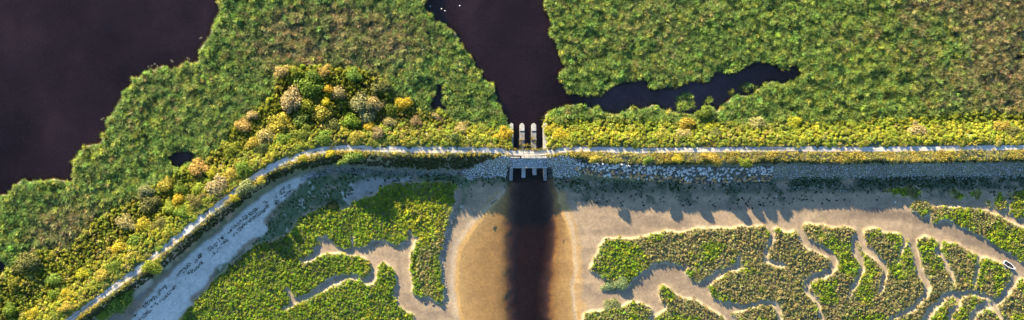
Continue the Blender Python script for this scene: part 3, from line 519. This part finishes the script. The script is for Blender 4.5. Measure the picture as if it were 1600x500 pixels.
scatter('seaweed', 'dark green algae tufts along the foot of the dike and on the shaded mud', 'seaweed', 'cushion', a, c, np.stack([.3 + .35 * rng.random(len(a))] * 2 + [.1 + .15 * rng.random(len(a))], 1), jit(np.tile((.050, .078, .026), (len(a), 1)), .25), -.02)
a, c = pts_in(beach * 1.0, 1.5); cl = np.interp(a, [200, 260, 330, 400, 450, 480], [492, 437, 376, 318, 284, 272]); dperp = (c - cl) * .75 + 2 * fbm(a, c, 14, 3, 2); n3_ = fbm(a, c, 8, 6, 3)
k = ((np.abs(dperp - 7) < 3.2) | (np.abs(dperp - 17 + .02 * (a - 300)) < 2.4)) & (n3_ > -.1) & (rng.random(len(a)) < .75) & (a < 455); a, c = a[k], c[k]
scatter('seaweed_wrack', 'dark broken wrack lines along the pale sand strip', 'seaweed', 'cushion', a, c, np.stack([.16 + .2 * rng.random(len(a))] * 2 + [.08 + .1 * rng.random(len(a))], 1), jit(np.tile((.14, .155, .10), (len(a), 1)), .25), -.02)
a, c = pts_in((blur(poly([(430, 330), (470, 285), (540, 275), (560, 300), (470, 372), (380, 400)], False), 2) > .5) * (1 - beach) * 1.0, 3.2); k = rng.random(len(a)) < .35 + .4 * fbm(a, c, 20, 5, 3); a, c = a[k], c[k]
scatter('meadow_plants', 'low dull green plants on the shaded flat beside the sand strip', 'plants', 'cushion', a, c, np.stack([.35 + .3 * rng.random(len(a))] * 2 + [.08 + .12 * rng.random(len(a))], 1), jit(np.tile((.10, .14, .04), (len(a), 1)), .2), -.02)
a = np.concatenate([rng.uniform(1020, 1210, 42), rng.uniform(900, 1010, 22), rng.uniform(1215, 1330, 20)]); c = np.concatenate([rng.normal(318, 6, 42), rng.normal(312, 8, 22), rng.normal(311, 5, 20)])
scatter('seaweed', 'scattered dark seaweed clumps on the open shaded mudflat right of the channel', 'seaweed', 'cushion', a, c, np.stack([.25 + .35 * rng.random(len(a))] * 2 + [.15 + .1 * rng.random(len(a))], 1), jit(np.tile((.045, .055, .035), (len(a), 1)), .25), -.02)
a = np.array([236, 240, 232, 244, 268, 270, 294, 297, 312, 316, 160, 157, 155]) + rng.normal(0, 1.5, 13); c = np.array([100, 101, 104, 103, 95, 97, 92, 93, 58, 57, 184, 186, 224]) + rng.normal(0, 1, 13)
scatter('reed_litter', 'broken reed stalks floating at the edge of the dark lake', 'reed litter', 'grass', a, c, np.stack([.8 + 0 * a, .8 + 0 * a, .12 + 0 * a], 1), np.tile((.35, .33, .25), (13, 1)), 0, 0, z=np.full(13, .01))

# ------------------------------------------------------------------ shrubs and small trees
CROWNS = [crown_mesh('crown', 100 + s, 2300, 8 + s % 4, .072) for s in range(8)]
for me in CROWNS: me.materials.append(M_leaf_o)
def trunk_mesh(seed):
    rs = random.Random(seed); bm = bmesh.new()
    def limb(a, b, r0, r1):
        a, b = Vector(a), Vector(b); q = (b - a).to_track_quat('Z', 'Y'); rings = []
        for p, r in ((a, r0), ((a + b) / 2 + Vector((rs.uniform(-.03, .03), rs.uniform(-.03, .03), 0)), (r0 + r1) / 2), (b, r1)): rings.append([bm.verts.new(p + q @ Vector((r * math.cos(k * 1.0472), r * math.sin(k * 1.0472), 0))) for k in range(6)])
        for x, y in zip(rings, rings[1:]):
            for k in range(6): bm.faces.new((x[k], x[(k + 1) % 6], y[(k + 1) % 6], y[k]))
    limb((0, 0, -.08), (0, 0, .35), .07, .05)
    for k in range(5): a = k * 1.257 + rs.uniform(-.3, .3); limb((0, 0, .22 + .02 * k), (.45 * math.cos(a), .45 * math.sin(a), .62 + rs.uniform(-.1, .1)), .04, .012)
    me = bpy.data.meshes.new('trunk'); bm.to_mesh(me); bm.free(); me.materials.append(M_bark); return me
TRUNKS = [trunk_mesh(s) for s in range(3)]
KC = {'G': (.17, .225, .03), 'LG': (.19, .25, .045), 'YG': (.27, .29, .035), 'Y': (.46, .38, .035), 'GO': (.43, .34, .06), 'T': (.42, .34, .14), 'O': (.18, .175, .05), 'GR': (.27, .29, .12), 'OR': (.46, .32, .10), 'D': (.075, .10, .03), 'B': (.31, .24, .11)}
SHRUBS = [  # x, y, radius x, radius y, height m, colour, label
    (451, 157, 13, 17, 5.0, 'T', 'tall tan-brown tree at the left end of the tree cluster above the path bend'),
    (480, 164, 12, 12, 4.5, 'YG', 'yellow-green round tree right of the tall tan-brown tree'),
    (505, 178, 13, 13, 4.8, 'GO', 'golden tree in the middle of the tree cluster above the path bend'),
    (440, 190, 16, 14, 4.5, 'GO', 'large golden-yellow tree just above the path bend'),
    (510, 160, 8, 7, 4.2, 'Y', 'small bright yellow tree directly above the golden middle tree'),
    (514, 139, 8, 7, 4.2, 'Y', 'small bright yellow tree in the upper part of the tree cluster'),
    (530, 145, 11, 10, 4.5, 'T', 'tan tree touching the upper small bright yellow tree'),
    (483, 135, 18, 14, 4.8, 'G', 'broad green tree above the yellow-green round tree'),
    (560, 163, 15, 13, 4.8, 'GR', 'pale grey-green tree in the right half of the tree cluster'),
    (583, 160, 12, 11, 4.5, 'T', 'tan tree right of the pale grey-green tree'),
    (575, 183, 11, 11, 4.2, 'GR', 'smooth round grey-green bush below the tan tree'),
    (555, 214, 11, 9, 3.0, 'GO', 'golden olive bush touching the path beside the dark gap'),
    (578, 199, 10, 8, 3.2, 'Y', 'yellow bush below the smooth round grey-green bush'),
    (548, 190, 14, 12, 4.4, 'G', 'green tree left of the dark gap in the tree cluster'),
    (507, 216, 15, 11, 3.0, 'G', 'wide green bush above the path below the golden middle tree'),
    (472, 211, 15, 12, 3.2, 'G', 'green bush above the path right of the large golden-yellow tree'),
    (468, 190, 11, 10, 4.0, 'LG', 'light green tree between the large golden-yellow tree and the golden middle tree'),
    (415, 212, 14, 12, 3.5, 'T', 'tan bush left of the path bend below the large golden-yellow tree'),
    (445, 219, 13, 10, 2.8, 'G', 'green bush on the inner edge of the path bend'),
    (412, 234, 13, 10, 2.8, 'D', 'dark grey-green bush at the start of the diagonal path'),
    (592, 209, 12, 9, 3.0, 'B', 'brownish bush right of the golden olive bush on the path edge'),
    (590, 137, 16, 12, 3.8, 'O', 'dark olive tree at the upper right of the tree cluster'),
    (521, 196, 11, 10, 4.0, 'O', 'olive tree below right of the golden middle tree'),
    (507, 112, 9, 8, 4.0, 'OR', 'orange-tan treetop at the upper edge of the tree cluster'),
    (550, 118, 11, 9, 4.0, 'LG', 'light green tree at the upper edge right of the orange-tan treetop'),
    (489, 117, 12, 9, 4.0, 'LG', 'light green tree at the upper edge left of the orange-tan treetop'),
    (442, 113, 10, 9, 3.8, 'T', 'tan tree at the upper left corner of the tree cluster'),
    (460, 112, 8, 8, 3.6, 'YG', 'small yellow-green tree beside the upper left tan tree'),
    (382, 197, 14, 9, 3.2, 'OR', 'orange-tan flat-topped bush alone at the reed edge left of the tree cluster'),
    (393, 180, 9, 7, 3.0, 'T', 'small tan bush above the orange-tan flat-topped bush'),
    (396, 224, 10, 9, 3.0, 'GO', 'golden bush below the orange-tan flat-topped bush'),
    (362, 233, 14, 11, 3.2, 'YG', 'yellow-green bush right of the small dark pool in the reeds'),
    (647, 191, 9, 8, 2.6, 'B', 'grey-brown bush standing clear in the scrub left of the dark pond'),
    (607, 191, 10, 10, 3.2, 'T', 'tan-grey bush at the left end of the scrub strip near the tree cluster'),
    (630, 163, 12, 9, 3.2, 'Y', 'yellow bush at the reed edge above the grey-brown bush'),
    (608, 170, 10, 9, 3.4, 'G', 'green bush left of the yellow bush at the reed edge'),
    (722, 203, 12, 8, 2.4, 'T', 'tan bush in the scrub below the separate reed patch'),
    (684, 183, 14, 6, 2.0, 'B', 'low pinkish brown bush on the shore below the dark pond'),
    (711, 217, 12, 7, 2.0, 'D', 'dark green bush on the path edge left of the sluice'),
    (786, 213, 13, 11, 2.4, 'Y', 'bright yellow bush beside the left abutment of the sluice'),
    (307, 264, 13, 11, 3.6, 'OR', 'round orange-tan bush below the small dark pool'),
    (380, 262, 14, 12, 2.8, 'G', 'green bush on the upper side of the diagonal path near its top'),
    (340, 293, 17, 15, 2.8, 'T', 'large tan bush against the upper side of the diagonal path'),
    (360, 273, 11, 10, 2.8, 'GO', 'golden-tan bush between the green bush and the large tan bush by the path'),
    (260, 290, 12, 10, 3.0, 'GO', 'olive-golden bush at the reed edge left of the round orange-tan bush'),
    (281, 296, 11, 10, 3.2, 'G', 'dark-sided green bush below left of the round orange-tan bush'),
    (280, 311, 12, 9, 3.0, 'Y', 'golden-yellow bush in the middle of the diagonal hedge'),
    (308, 316, 14, 12, 2.6, 'O', 'tan-olive bush right of the golden-yellow bush on the path side'),
    (230, 322, 14, 12, 3.4, 'O', 'dark olive bush at the reed edge with a deep shadow gap'),
    (226, 297, 12, 9, 3.0, 'GR', 'pale grey-green bush at the reed edge above the dark olive bush'),
    (311, 297, 10, 9, 3.0, 'YG', 'yellow-green bush left of the large tan bush'),
    (252, 352, 15, 12, 2.6, 'O', 'wide olive bush close to the diagonal path below the golden-yellow bush'),
    (266, 326, 12, 9, 3.0, 'YG', 'yellow-green bush right of the dark olive bush'),
    (286, 333, 11, 9, 2.4, 'G', 'green bush on the path side above the wide olive bush'),
    (225, 352, 14, 11, 3.0, 'Y', 'yellow bush left of the wide olive bush'),
    (331, 271, 9, 8, 3.2, 'Y', 'small yellow bush right of the round orange-tan bush'),
    (192, 348, 15, 10, 3.0, 'T', 'tan bush at the reed edge left of the yellow bush'),
    (186, 388, 14, 11, 3.0, 'Y', 'golden-yellow bush in the lower part of the diagonal hedge'),
    (215, 378, 13, 11, 2.6, 'G', 'green bush against the path in the lower diagonal hedge'),
    (180, 417, 13, 10, 2.4, 'G', 'green bush on the path edge below the lower golden-yellow bush'),
    (162, 431, 12, 9, 2.6, 'GO', 'golden bush on the path edge near the bottom left'),
    (40, 411, 18, 13, 3.6, 'O', 'wide olive-green bush near the left edge beside a dark hollow'),
    (87, 437, 14, 9, 3.2, 'LG', 'fresh light green bush right of the dark hollow at bottom left'),
    (22, 442, 10, 9, 3.2, 'YG', 'yellow-green bush left of the dark hollow at the left edge'),
    (127, 430, 9, 7, 2.8, 'Y', 'small yellow bush right of the fresh light green bush'),
    (105, 457, 10, 8, 2.8, 'Y', 'yellow bush below the fresh light green bush'),
    (86, 461, 10, 9, 2.8, 'G', 'green bush left of the low yellow bush at bottom left'),
    (55, 490, 13, 10, 3.0, 'Y', 'yellow bush at the bottom edge left of the path'),
    (17, 484, 11, 10, 3.2, 'G', 'green bush in the bottom left corner'),
    (105, 480, 12, 8, 2.4, 'GO', 'golden-olive bush at the bottom edge touching the path'),
    (383, 292, 14, 9, 3.6, 'GR', 'grey leafy bush on the seaward side of the diagonal path'),
    (366, 309, 7, 5, 1.3, 'Y', 'small yellow bush below the grey leafy bush on the seaward side'),
    (406, 283, 6, 6, 2.6, 'GO', 'small golden bush right of the grey leafy bush above the sand'),
    (237, 415, 14, 10, 2.2, 'YG', 'yellow-green rounded bush alone on the seaward side of the lower path'),
    (186, 470, 22, 15, 2.4, 'G', 'largest dark green bush on the seaward side near the bottom edge'),
    (160, 490, 9, 8, 1.6, 'YG', 'small yellow-green bush left of the largest seaward bush'),
    (517, 240, 9, 5, 1.3, 'Y', 'small yellow bush on the seaward verge at the path bend'),
    (548, 246, 17, 8, 3.6, 'LG', 'wide light green bush on the seaward verge below the dark gap'),
    (474, 247, 7, 5, 1.0, 'Y', 'low yellow bush on the inside verge left of the path bend'),
    (857, 203, 9, 9, 2.2, 'Y', 'yellow bush against the right abutment of the sluice'),
    (873, 213, 12, 9, 2.0, 'Y', 'second yellow bush right of the sluice touching the path'),
    (1071, 192, 12, 11, 3.0, 'GO', 'golden bush below the square-topped reed clump'),
    (1068, 211, 12, 9, 2.2, 'T', 'tan bush directly below the golden bush on the right dike'),
    (1185, 191, 12, 10, 2.8, 'T', 'tan bush below the reed spit on the right dike'),
    (1120, 210, 10, 8, 2.2, 'O', 'dark olive bush between the golden bush and the reed spit'),
    (1110, 197, 12, 8, 2.4, 'Y', 'yellow bush above the dark olive bush on the right dike'),
    (1102, 177, 11, 10, 3.0, 'G', 'green round bush at the slough edge below the tiny reed tuft'),
    (1032, 212, 11, 8, 2.0, 'GO', 'golden-olive bush left of the tan bush on the right dike'),
    (1239, 194, 11, 9, 2.6, 'Y', 'yellow dome-shaped bush on the right dike below the slough end'),
    (1430, 206, 15, 13, 2.8, 'T', 'largest tan-grey bush on the right dike'),
    (1565, 200, 13, 11, 2.6, 'GO', 'golden-tan bush near the right edge of the dike hedge'),
    (1585, 207, 12, 10, 2.4, 'O', 'olive bush at the right edge of the dike hedge'),
    (1060, 249, 10, 6, 2.0, 'Y', 'low yellow bush at the left of the seaward verge row above the boulders'),
    (1114, 248, 13, 7, 2.4, 'GO', 'wide golden bush on the seaward verge above the boulders'),
    (1144, 251, 7, 6, 2.0, 'O', 'small olive bush right of the wide golden verge bush'),
    (1163, 254, 10, 6, 2.0, 'YG', 'yellow-green verge bush overhanging the top boulders'),
    (1183, 250, 8, 5, 1.8, 'O', 'olive verge bush at the right end of the boulder slope'),
    (1011, 250, 8, 5, 1.8, 'LG', 'small green verge bush above the middle of the boulder slope'),
    (929, 249, 7, 5, 2.2, 'GO', 'small golden verge bush at the left end of the boulder slope'),
    (957, 476, 11, 10, 1.0, 'GR', 'round grey-green bush on the mud at the creek mouth'),
    (972, 444, 12, 9, .9, 'GR', 'grey-green bush at the lower tip of the bright green marsh end'),
    (952, 446, 10, 8, .8, 'GR', 'smaller grey-green bush left of the bush at the marsh tip'),
    (520, 321, 9, 8, 1.2, 'D', 'dark bush at the upper edge of the left marsh beside the bare mud patch'),
    (628, 322, 4, 4, .8, 'D', 'lone dark round bush in the bright yellow-green marsh'),
    (644, 335, 5, 4, .8, 'D', 'pair of joined dark bushes in the bright yellow-green marsh')]
for i, (u_, v_, ru, rv, h, kc, lab) in enumerate(SHRUBS):
    zb = float(zat(u_, v_)); sdv = float(samp(SD, u_, v_))
    if 0 < sdv < 45: h = min(h, max(1.2, float(crest(u_)) + (3.2 if 330 < u_ < 432 else 1.15) + sdv * .03 - zb))
    if sdv > 40: h *= 1.3
    k_ = 1.62 if sdv > 45 else 1.45; ru, rv = ru * k_, rv * k_
    root = obj('shrub', None, label=lab, category='shrub'); root.location = P(u_, v_, zb + h * .5); root.location.z = zb
    cr = obj('crown', CROWNS[i % 8], None, root); cr.scale = (ru * S, rv * S, h); cr.rotation_euler = (0, 0, 0); cr.color = (*[min(1, c * random.uniform(.9, 1.1)) for c in KC[kc]], 1)
    tk = obj('trunk', TRUNKS[i % 3], None, root); tk.scale = (min(ru, rv) * S,) * 2 + (h,)
    root.rotation_euler.z = random.uniform(-.5, .5)

# ------------------------------------------------------------------ boulder revetment, rubble, pitched stone
STONES = [stone_mesh('stone', 200 + s, 14) for s in range(8)]
for me in STONES: me.materials.append(M_rock_o)
rev = obj('rock_revetment', None, label='slope of large pale boulders on the seaward face of the right dike', category='rocks'); rev.location = P(1055, 275, .5)
cand = []
for r_, row in enumerate(np.arange(0, 1.001, 1 / 6.0)):
    x_ = 902.0
    while x_ < 1208:
        yt = np.interp(x_, [902, 920, 1000, 1060, 1130, 1208], [251, 254, 259, 263, 264, 261]); yb = np.interp(x_, [902, 920, 1000, 1060, 1130, 1208], [268, 272, 278, 284, 285, 281])
        cand.append((x_ + random.uniform(-1, 1), lerp(yt, yb, row) + random.uniform(-1.1, 1.1), random.uniform(.9, 1.5), row)); x_ += random.uniform(3.8, 5.4)
random.shuffle(cand); cand.sort(key=lambda q: -q[2])
for q in cand[:300]:
    o = obj('stone', random.choice(STONES), None, rev); zb = float(zat(q[0], q[1])); o.location = P(q[0], q[1], zb + .12) - rev.location
    s_ = q[2]; o.scale = (s_ * random.uniform(.95, 1.3), s_ * random.uniform(.85, 1.15), s_ * random.uniform(.9, 1.2)); o.rotation_euler = (random.uniform(-.5, .5), random.uniform(-.4, .4), random.uniform(0, 6.28))
    base = (.44, .27, .12) if q[3] > .55 and random.random() < .7 else (.47, .45, .41); k_ = random.uniform(.7, 1.15); o.color = (base[0] * k_, base[1] * k_, base[2] * k_, 1)
def stones(name, label, u, v, s, c, sink=.05):
    n = len(u); scatter(name, label, 'stones', 'stone', u, v, np.stack([s * rng.uniform(.9, 1.3, n), s * rng.uniform(.8, 1.2, n), s * rng.uniform(.8, 1.2, n)], 1), jit(np.tile(c, (n, 1)), .25), sink, .4)
q = np.array([x[:3] for x in cand[300:]]); extra = pts_in(poly([(902, 249), (1000, 257), (1208, 261), (1208, 283), (1060, 286), (920, 274)], False), 3.4)
stones('small_stones', 'smaller stones filling the gaps of the boulder slope', np.concatenate([q[:, 0], extra[0]]), np.concatenate([q[:, 1], extra[1]]), np.concatenate([q[:, 2], rng.uniform(.35, .6, len(extra[0]))]), (.13, .125, .115))  # fill coloured darker than the boulders: shade between them put into the colour
a, c = pts_in(((GU > 1206) & (-SD > 24) & (-SD < 48)).astype(float), 1.9); k = rng.random(len(a)) < .85 - .5 * sstep(40, 48, -samp(SD, a, c)); a, c = a[k], c[k]
stones('rubble', 'small grey rubble on the shaded seaward slope at right', a, c, rng.uniform(.28, .6, len(a)), (.32, .31, .30))
a, c = pts_in(((GU > 470) & (GU < 735) & (-SD > 27) & (-SD < 40)).astype(float), 1.8); stones('rubble', 'thin band of shaded rubble at the foot of the dike left of the sluice', a, c, rng.uniform(.25, .5, len(a)), (.22, .22, .22))
for f, lab in ((FAN_L, 'fan of pitched stone on the dike slope left of the sluice'), (FAN_R, 'fan of pitched stone on the dike slope right of the sluice')):
    a, c = pts_in(poly(f), 1.75); stones('pitched_stones', lab, a, c, rng.uniform(.34, .56, len(a)), (.44, .44, .435), 0.0)
a = np.concatenate([rng.uniform(1090, 1210, 60), rng.uniform(1210, 1330, 60), rng.uniform(860, 960, 40)]); c = np.concatenate([rng.normal(290, 4, 60), rng.normal(292, 5, 60), rng.normal(290, 9, 40)])
stones('loose_stones', 'loose stones scattered on the weedy mud below the right dike', a, c, rng.uniform(.25, .55, len(a)), (.30, .30, .28))
def bank_shell(lab, p):
    a, c = [], []
    for (x1, y1), (x2, y2) in zip(p, p[1:]):
        n = int(math.hypot(x2 - x1, y2 - y1) * 3); t_ = rng.random(n); a += list(x1 + (x2 - x1) * t_ + rng.normal(0, 2.2, n)); c += list(y1 + (y2 - y1) * t_ + rng.normal(0, 2, n))
    stones('shell_gravel', lab, np.array(a), np.array(c), rng.uniform(.15, .38, len(a)), (.33, .32, .30))
bank_shell('shell gravel along the foot of the left marsh bank beside the channel flat', [(713, 300), (709, 335), (699, 370), (691, 405), (691, 432), (697, 458)])

# ------------------------------------------------------------------ sluice bridge
def box_mesh(name, pts8, m, parent=None, bev=.04, **kw):
    """pts8: four bottom then four top corners in world space"""
    bm = bmesh.new(); vs = [bm.verts.new(p) for p in pts8]; n = len(vs) // 2
    bm.faces.new(vs[:n][::-1]); bm.faces.new(vs[n:])
    for i in range(n): bm.faces.new((vs[i], vs[(i + 1) % n], vs[n + (i + 1) % n], vs[n + i]))
    bmesh.ops.recalc_face_normals(bm, faces=bm.faces)
    if bev: bmesh.ops.bevel(bm, geom=list(bm.edges), offset=bev, segments=1, affect='EDGES')
    me = bpy.data.meshes.new(name); bm.to_mesh(me); bm.free(); o = obj(name, me, m, parent, **kw)
    if parent: o.matrix_parent_inverse = parent.matrix_world.inverted() if False else o.matrix_parent_inverse
    return o
def prism(outline, z0, ztop):               # outline in pixels, ztop number or list
    zt = ztop if isinstance(ztop, (list, tuple)) else [ztop] * len(outline); zr = max(zt)
    base = [P(a, b, zr) for a, b in outline]
    return [Vector((p.x, p.y, z0)) for p in base] + [Vector((p.x, p.y, q)) for p, q in zip(base, zt)]
br = obj('sluice_bridge', None, label='concrete sluice bridge with pointed piers carrying the path over the channel', category='bridge')
box_mesh('deck', prism([(797, 234.5), (855, 234.5), (855, 244), (797, 244)], 4.7, 5.4), M_concrete, br)
box_mesh('parapet', prism([(815, 244.3), (855.5, 244.3), (855.5, 247.3), (815, 247.3)], 4.7, 5.9), M_pale, br)
box_mesh('parapet', prism([(798, 245), (812.5, 245), (812.5, 247), (798, 247)], 4.7, 5.55), M_pale, br)
box_mesh('apron', prism([(799, 247.5), (855, 247.5), (855, 259.8), (799, 259.8)], 2.9, [5.0, 5.0, 4.1, 4.1]), M_concrete, br, 0)
box_mesh('coping', prism([(798.5, 260), (855.5, 260), (855.5, 262.6), (798.5, 262.6)], 2.9, 4.25), M_pale, br)
for cx in (815.7, 834.0):
    pr = box_mesh('pier', prism([(cx - 4, 196), (cx - 2.6, 193.6), (cx, 192), (cx + 2.6, 193.6), (cx + 4, 196), (cx + 4, 236), (cx - 4, 236)], -3, 2.5), M_concrete, br)
    box_mesh('pier_cap', prism([(cx - 3.8, 196.3), (cx - 2.4, 194.1), (cx, 192.6), (cx + 2.4, 194.1), (cx + 3.8, 196.3), (cx + 3.8, 204.5), (cx - 3.8, 204.5)], 2.4, 2.72), M_pale, pr)
    box_mesh('pier_crosswall', prism([(cx - 4.6, 217), (cx + 4.6, 217), (cx + 4.6, 219), (cx - 4.6, 219)], 2.2, 2.75), M_concrete, pr)
for cx, y1 in ((818, 277.5), (835.2, 273.5)): box_mesh('pier', prism([(cx - 3, 258), (cx + 3, 258), (cx + 3, y1), (cx - 3, y1)], -3, 2.4), M_pale, br)
for cx in (799.2, 851.2):
    ab = box_mesh('abutment', prism([(cx - 2.8, 194), (cx, 192), (cx + 2.8, 194), (cx + 2.8, 232), (cx - 2.8, 232)], -3, 2.6), M_pale, br)
    box_mesh('abutment', prism([(cx - 3, 232.2), (cx + 3, 232.2), (cx + 3, 258), (cx - 3, 258)], -3, 4.68), M_concrete, br)
    box_mesh('wing_wall', prism([(cx - 2.6, 258.3), (cx + 2.6, 258.3), (cx + 2.6 + (1 if cx > 820 else -1), 282), (cx - 2.6 + (1 if cx > 820 else -1), 282)], -3, [3.4, 3.4, .9, .9]), M_concrete, br, 0)
for k in range(7): box_mesh('railing_post', prism([(800 + k * 9, 243), (800.5 + k * 9, 243), (800.5 + k * 9, 243.5), (800 + k * 9, 243.5)], 5.3, 6.3), M_iron, br, 0)
box_mesh('rail', prism([(799, 243.05), (856, 243.05), (856, 243.45), (799, 243.45)], 6.22, 6.32), M_iron, br, 0)
a, c = np.meshgrid(np.arange(800.5, 854.5, 1.75), np.arange(248.3, 259.6, 1.7)); a = a.ravel() + rng.normal(0, .35, a.size); c = c.ravel() + rng.normal(0, .3, c.size)
scatter('pitched_stones', 'rows of pitched stone paving the sloping apron of the sluice bridge', 'stones', 'stone', a, c, np.stack([rng.uniform(.38, .55, a.size)] * 2 + [np.full(a.size, .3)], 1), jit(np.tile((.44, .44, .435), (a.size, 1)), .25), 0, .2, z=5.02 - (c - 247.5) / 12.3 * .9)
a = np.concatenate([rng.uniform(800, 853, 34), rng.normal(815, 3.5, 16), rng.normal(834, 3, 9), rng.normal(822, 2.5, 7)]); c = np.concatenate([rng.normal(233.2, .8, 34), rng.uniform(216, 232, 16), rng.uniform(212, 231, 9), rng.normal(227, 2, 7)]); zz = np.concatenate([np.full(34, 5.35), np.full(32, 2.5)])
scatter('weeds', 'yellow weeds rooted along the sluice deck edge and on its piers', 'weeds', 'grass', a, c, .6 + .5 * rng.random(len(a)), jit(mixc([(.36, .27, .06), (.20, .20, .04)], [rng.random(len(a)), rng.random(len(a)) * .7]), .15), 0, z=zz)

# ------------------------------------------------------------------ rowing boat on the mud
zb = float(zat(1576, 414)); boat = obj('rowing_boat', None, label='white open rowing boat lying on the mud beside the marsh at right', category='boat'); boat.location = P(1576.5, 414.5, zb); boat.rotation_euler = (0, .06, math.radians(-33))
def hull(L=5.2, W=1.75, D=.62, off=0.0, inner=False):
    V_, F_ = [], []; ns, nr = 15, 9
    for i in range(ns):
        f = i / (ns - 1); x_ = -L / 2 + L * f; w_ = (W / 2 - off) * (1 - max(0, (f - .35) / .65) ** 2.2) * (.78 + .22 * min(1, f / .35)); d_ = (D - off) * (1 - .25 * max(0, (f - .6) / .4) ** 2); sh = .16 * f ** 2
        for k in range(nr): a = math.pi * k / (nr - 1); V_.append((x_ * (1 - off / L * 2), w_ * math.cos(a), D + sh - d_ * math.sin(a) ** .6))
    for i in range(ns - 1):
        for k in range(nr - 1): q_ = [i * nr + k, i * nr + k + 1, (i + 1) * nr + k + 1, (i + 1) * nr + k]; F_.append(q_[::-1] if inner else q_)
    return np.array(V_), np.array(F_), ns, nr
V1_, F1_, ns, nr = hull(); me = bpy.data.meshes.new('hull'); tr_ = [tuple(f) for f in F1_] + [tuple(range(nr - 1, -1, -1))]; me.from_pydata([tuple(q) for q in V1_], [], tr_); obj('hull', me, M_white, boat)
V2_, F2_, *_ = hull(off=.12, inner=True); me = bpy.data.meshes.new('interior'); me.from_pydata([tuple(q) for q in V2_], [], [tuple(f) for f in F2_] + [tuple(range(nr))]); obj('interior', me, M_boatin, boat)
gv_, gf_ = [], []
for side in (0, nr - 1):
    s0 = len(gv_)
    for i in range(ns):
        o_ = V1_[i * nr + side]; n_ = V2_[i * nr + side]; sgn = 1 if side == 0 else -1
        gv_ += [(o_[0], o_[1] + .05 * sgn, o_[2] + .02), (n_[0], n_[1] - .05 * sgn, n_[2] + .02), (n_[0], n_[1] - .05 * sgn, n_[2] + .09), (o_[0], o_[1] + .05 * sgn, o_[2] + .09)]
    for i in range(ns - 1):
        for k in range(4): gf_.append((s0 + 4 * i + k, s0 + 4 * i + (k + 1) % 4, s0 + 4 * i + 4 + (k + 1) % 4, s0 + 4 * i + 4 + k))
me = bpy.data.meshes.new('gunwale'); me.from_pydata(gv_, [], gf_); obj('gunwale', me, M_white, boat)
def lbox(name, x0, x1, y0, y1, z0, z1, m, parent): return box_mesh(name, [Vector(q) for q in ((x0, y0, z0), (x1, y0, z0), (x1, y1, z0), (x0, y1, z0), (x0, y0, z1), (x1, y0, z1), (x1, y1, z1), (x0, y1, z1))], m, parent, .01)
for x_, w_ in ((-1.3, .74), (.35, .78)): lbox('thwart', x_ - .13, x_ + .13, -w_, w_, .44, .49, M_boatin, boat)
lbox('transom', -2.66, -2.52, -.66, .66, .25, .72, M_white, boat); lbox('bow_deck', 1.75, 2.35, -.42, .42, .70, .76, M_white, boat)

# ------------------------------------------------------------------ driftwood and flotsam
def log(u_, v_, L, r, ang, lab, name='driftwood'):
    zb = float(zat(u_, v_)); rs = random.Random(int(u_)); bm = bmesh.new(); rings = []
    for i in range(6):
        f = i / 5; c_ = Vector((L * (f - .5), rs.uniform(-.06, .06) * L * .4, r * .8 + rs.uniform(0, .03))); rr = r * (1 - .5 * f); rings.append([bm.verts.new(c_ + Vector((0, rr * math.cos(k * 1.0472), rr * math.sin(k * 1.0472)))) for k in range(6)])
    for a_, b_ in zip(rings, rings[1:]):
        for k in range(6): bm.faces.new((a_[k], a_[(k + 1) % 6], b_[(k + 1) % 6], b_[k]))
    bm.faces.new(rings[0][::-1]); bm.faces.new(rings[-1]); me = bpy.data.meshes.new(name); bm.to_mesh(me); bm.free()
    o = obj(name, me, M_wood, None, label=lab, category='driftwood', group='driftwood on the flats'); o.location = P(u_, v_, max(zb, -.05)); o.rotation_euler.z = math.radians(ang)
log(772, 315, 2.9, .16, 32, 'forked dark log on the shaded sand left of the channel'); log(771, 352, 1.7, .2, 62, 'short dark log at the edge of the golden shallows left of the channel')
log(664.5, 473, 1.3, .2, 10, 'stubby dark log on the mud below the left marsh tip'); log(677, 476, 1.1, .16, 20, 'smaller dark log right of the stubby log below the marsh tip')
log(876, 338, 3.0, .08, -62, 'thin straight stick on the sand right of the channel'); log(879, 374, 1.6, .09, 75, 'short thin stick low on the sand right of the channel')
def speck(u_, v_, z_, s_, lab):
    o = obj('flotsam', STONES[int(u_) % 8].copy(), None, None, label=lab, category='flotsam', group='white flotsam'); o.data.materials[0] = M_white; o.location = P(u_, v_, z_); o.scale = (s_, s_, s_ * .6)
for u_, v_, lab in ((690, 14, 'left white speck of the pair floating near the reed tip in the river'), (695.5, 17, 'right white speck of the pair floating near the reed tip in the river'), (672, 10, 'white speck floating right beside the reed edge at the top of the river'), (718.5, 9, 'white speck floating alone in the open river at the top')): speck(u_, v_, .02, .5, lab)
speck(672.5, 170, .05, .55, 'white speck at the left end of the dark pond'); speck(1399, 316, float(zat(1399, 316)) + .1, .55, 'white speck on the sunlit mud below the shaded islets'); speck(1213, 307, float(zat(1213, 307)) + .1, .5, 'white speck on the shaded mud at the right end of the boulders')
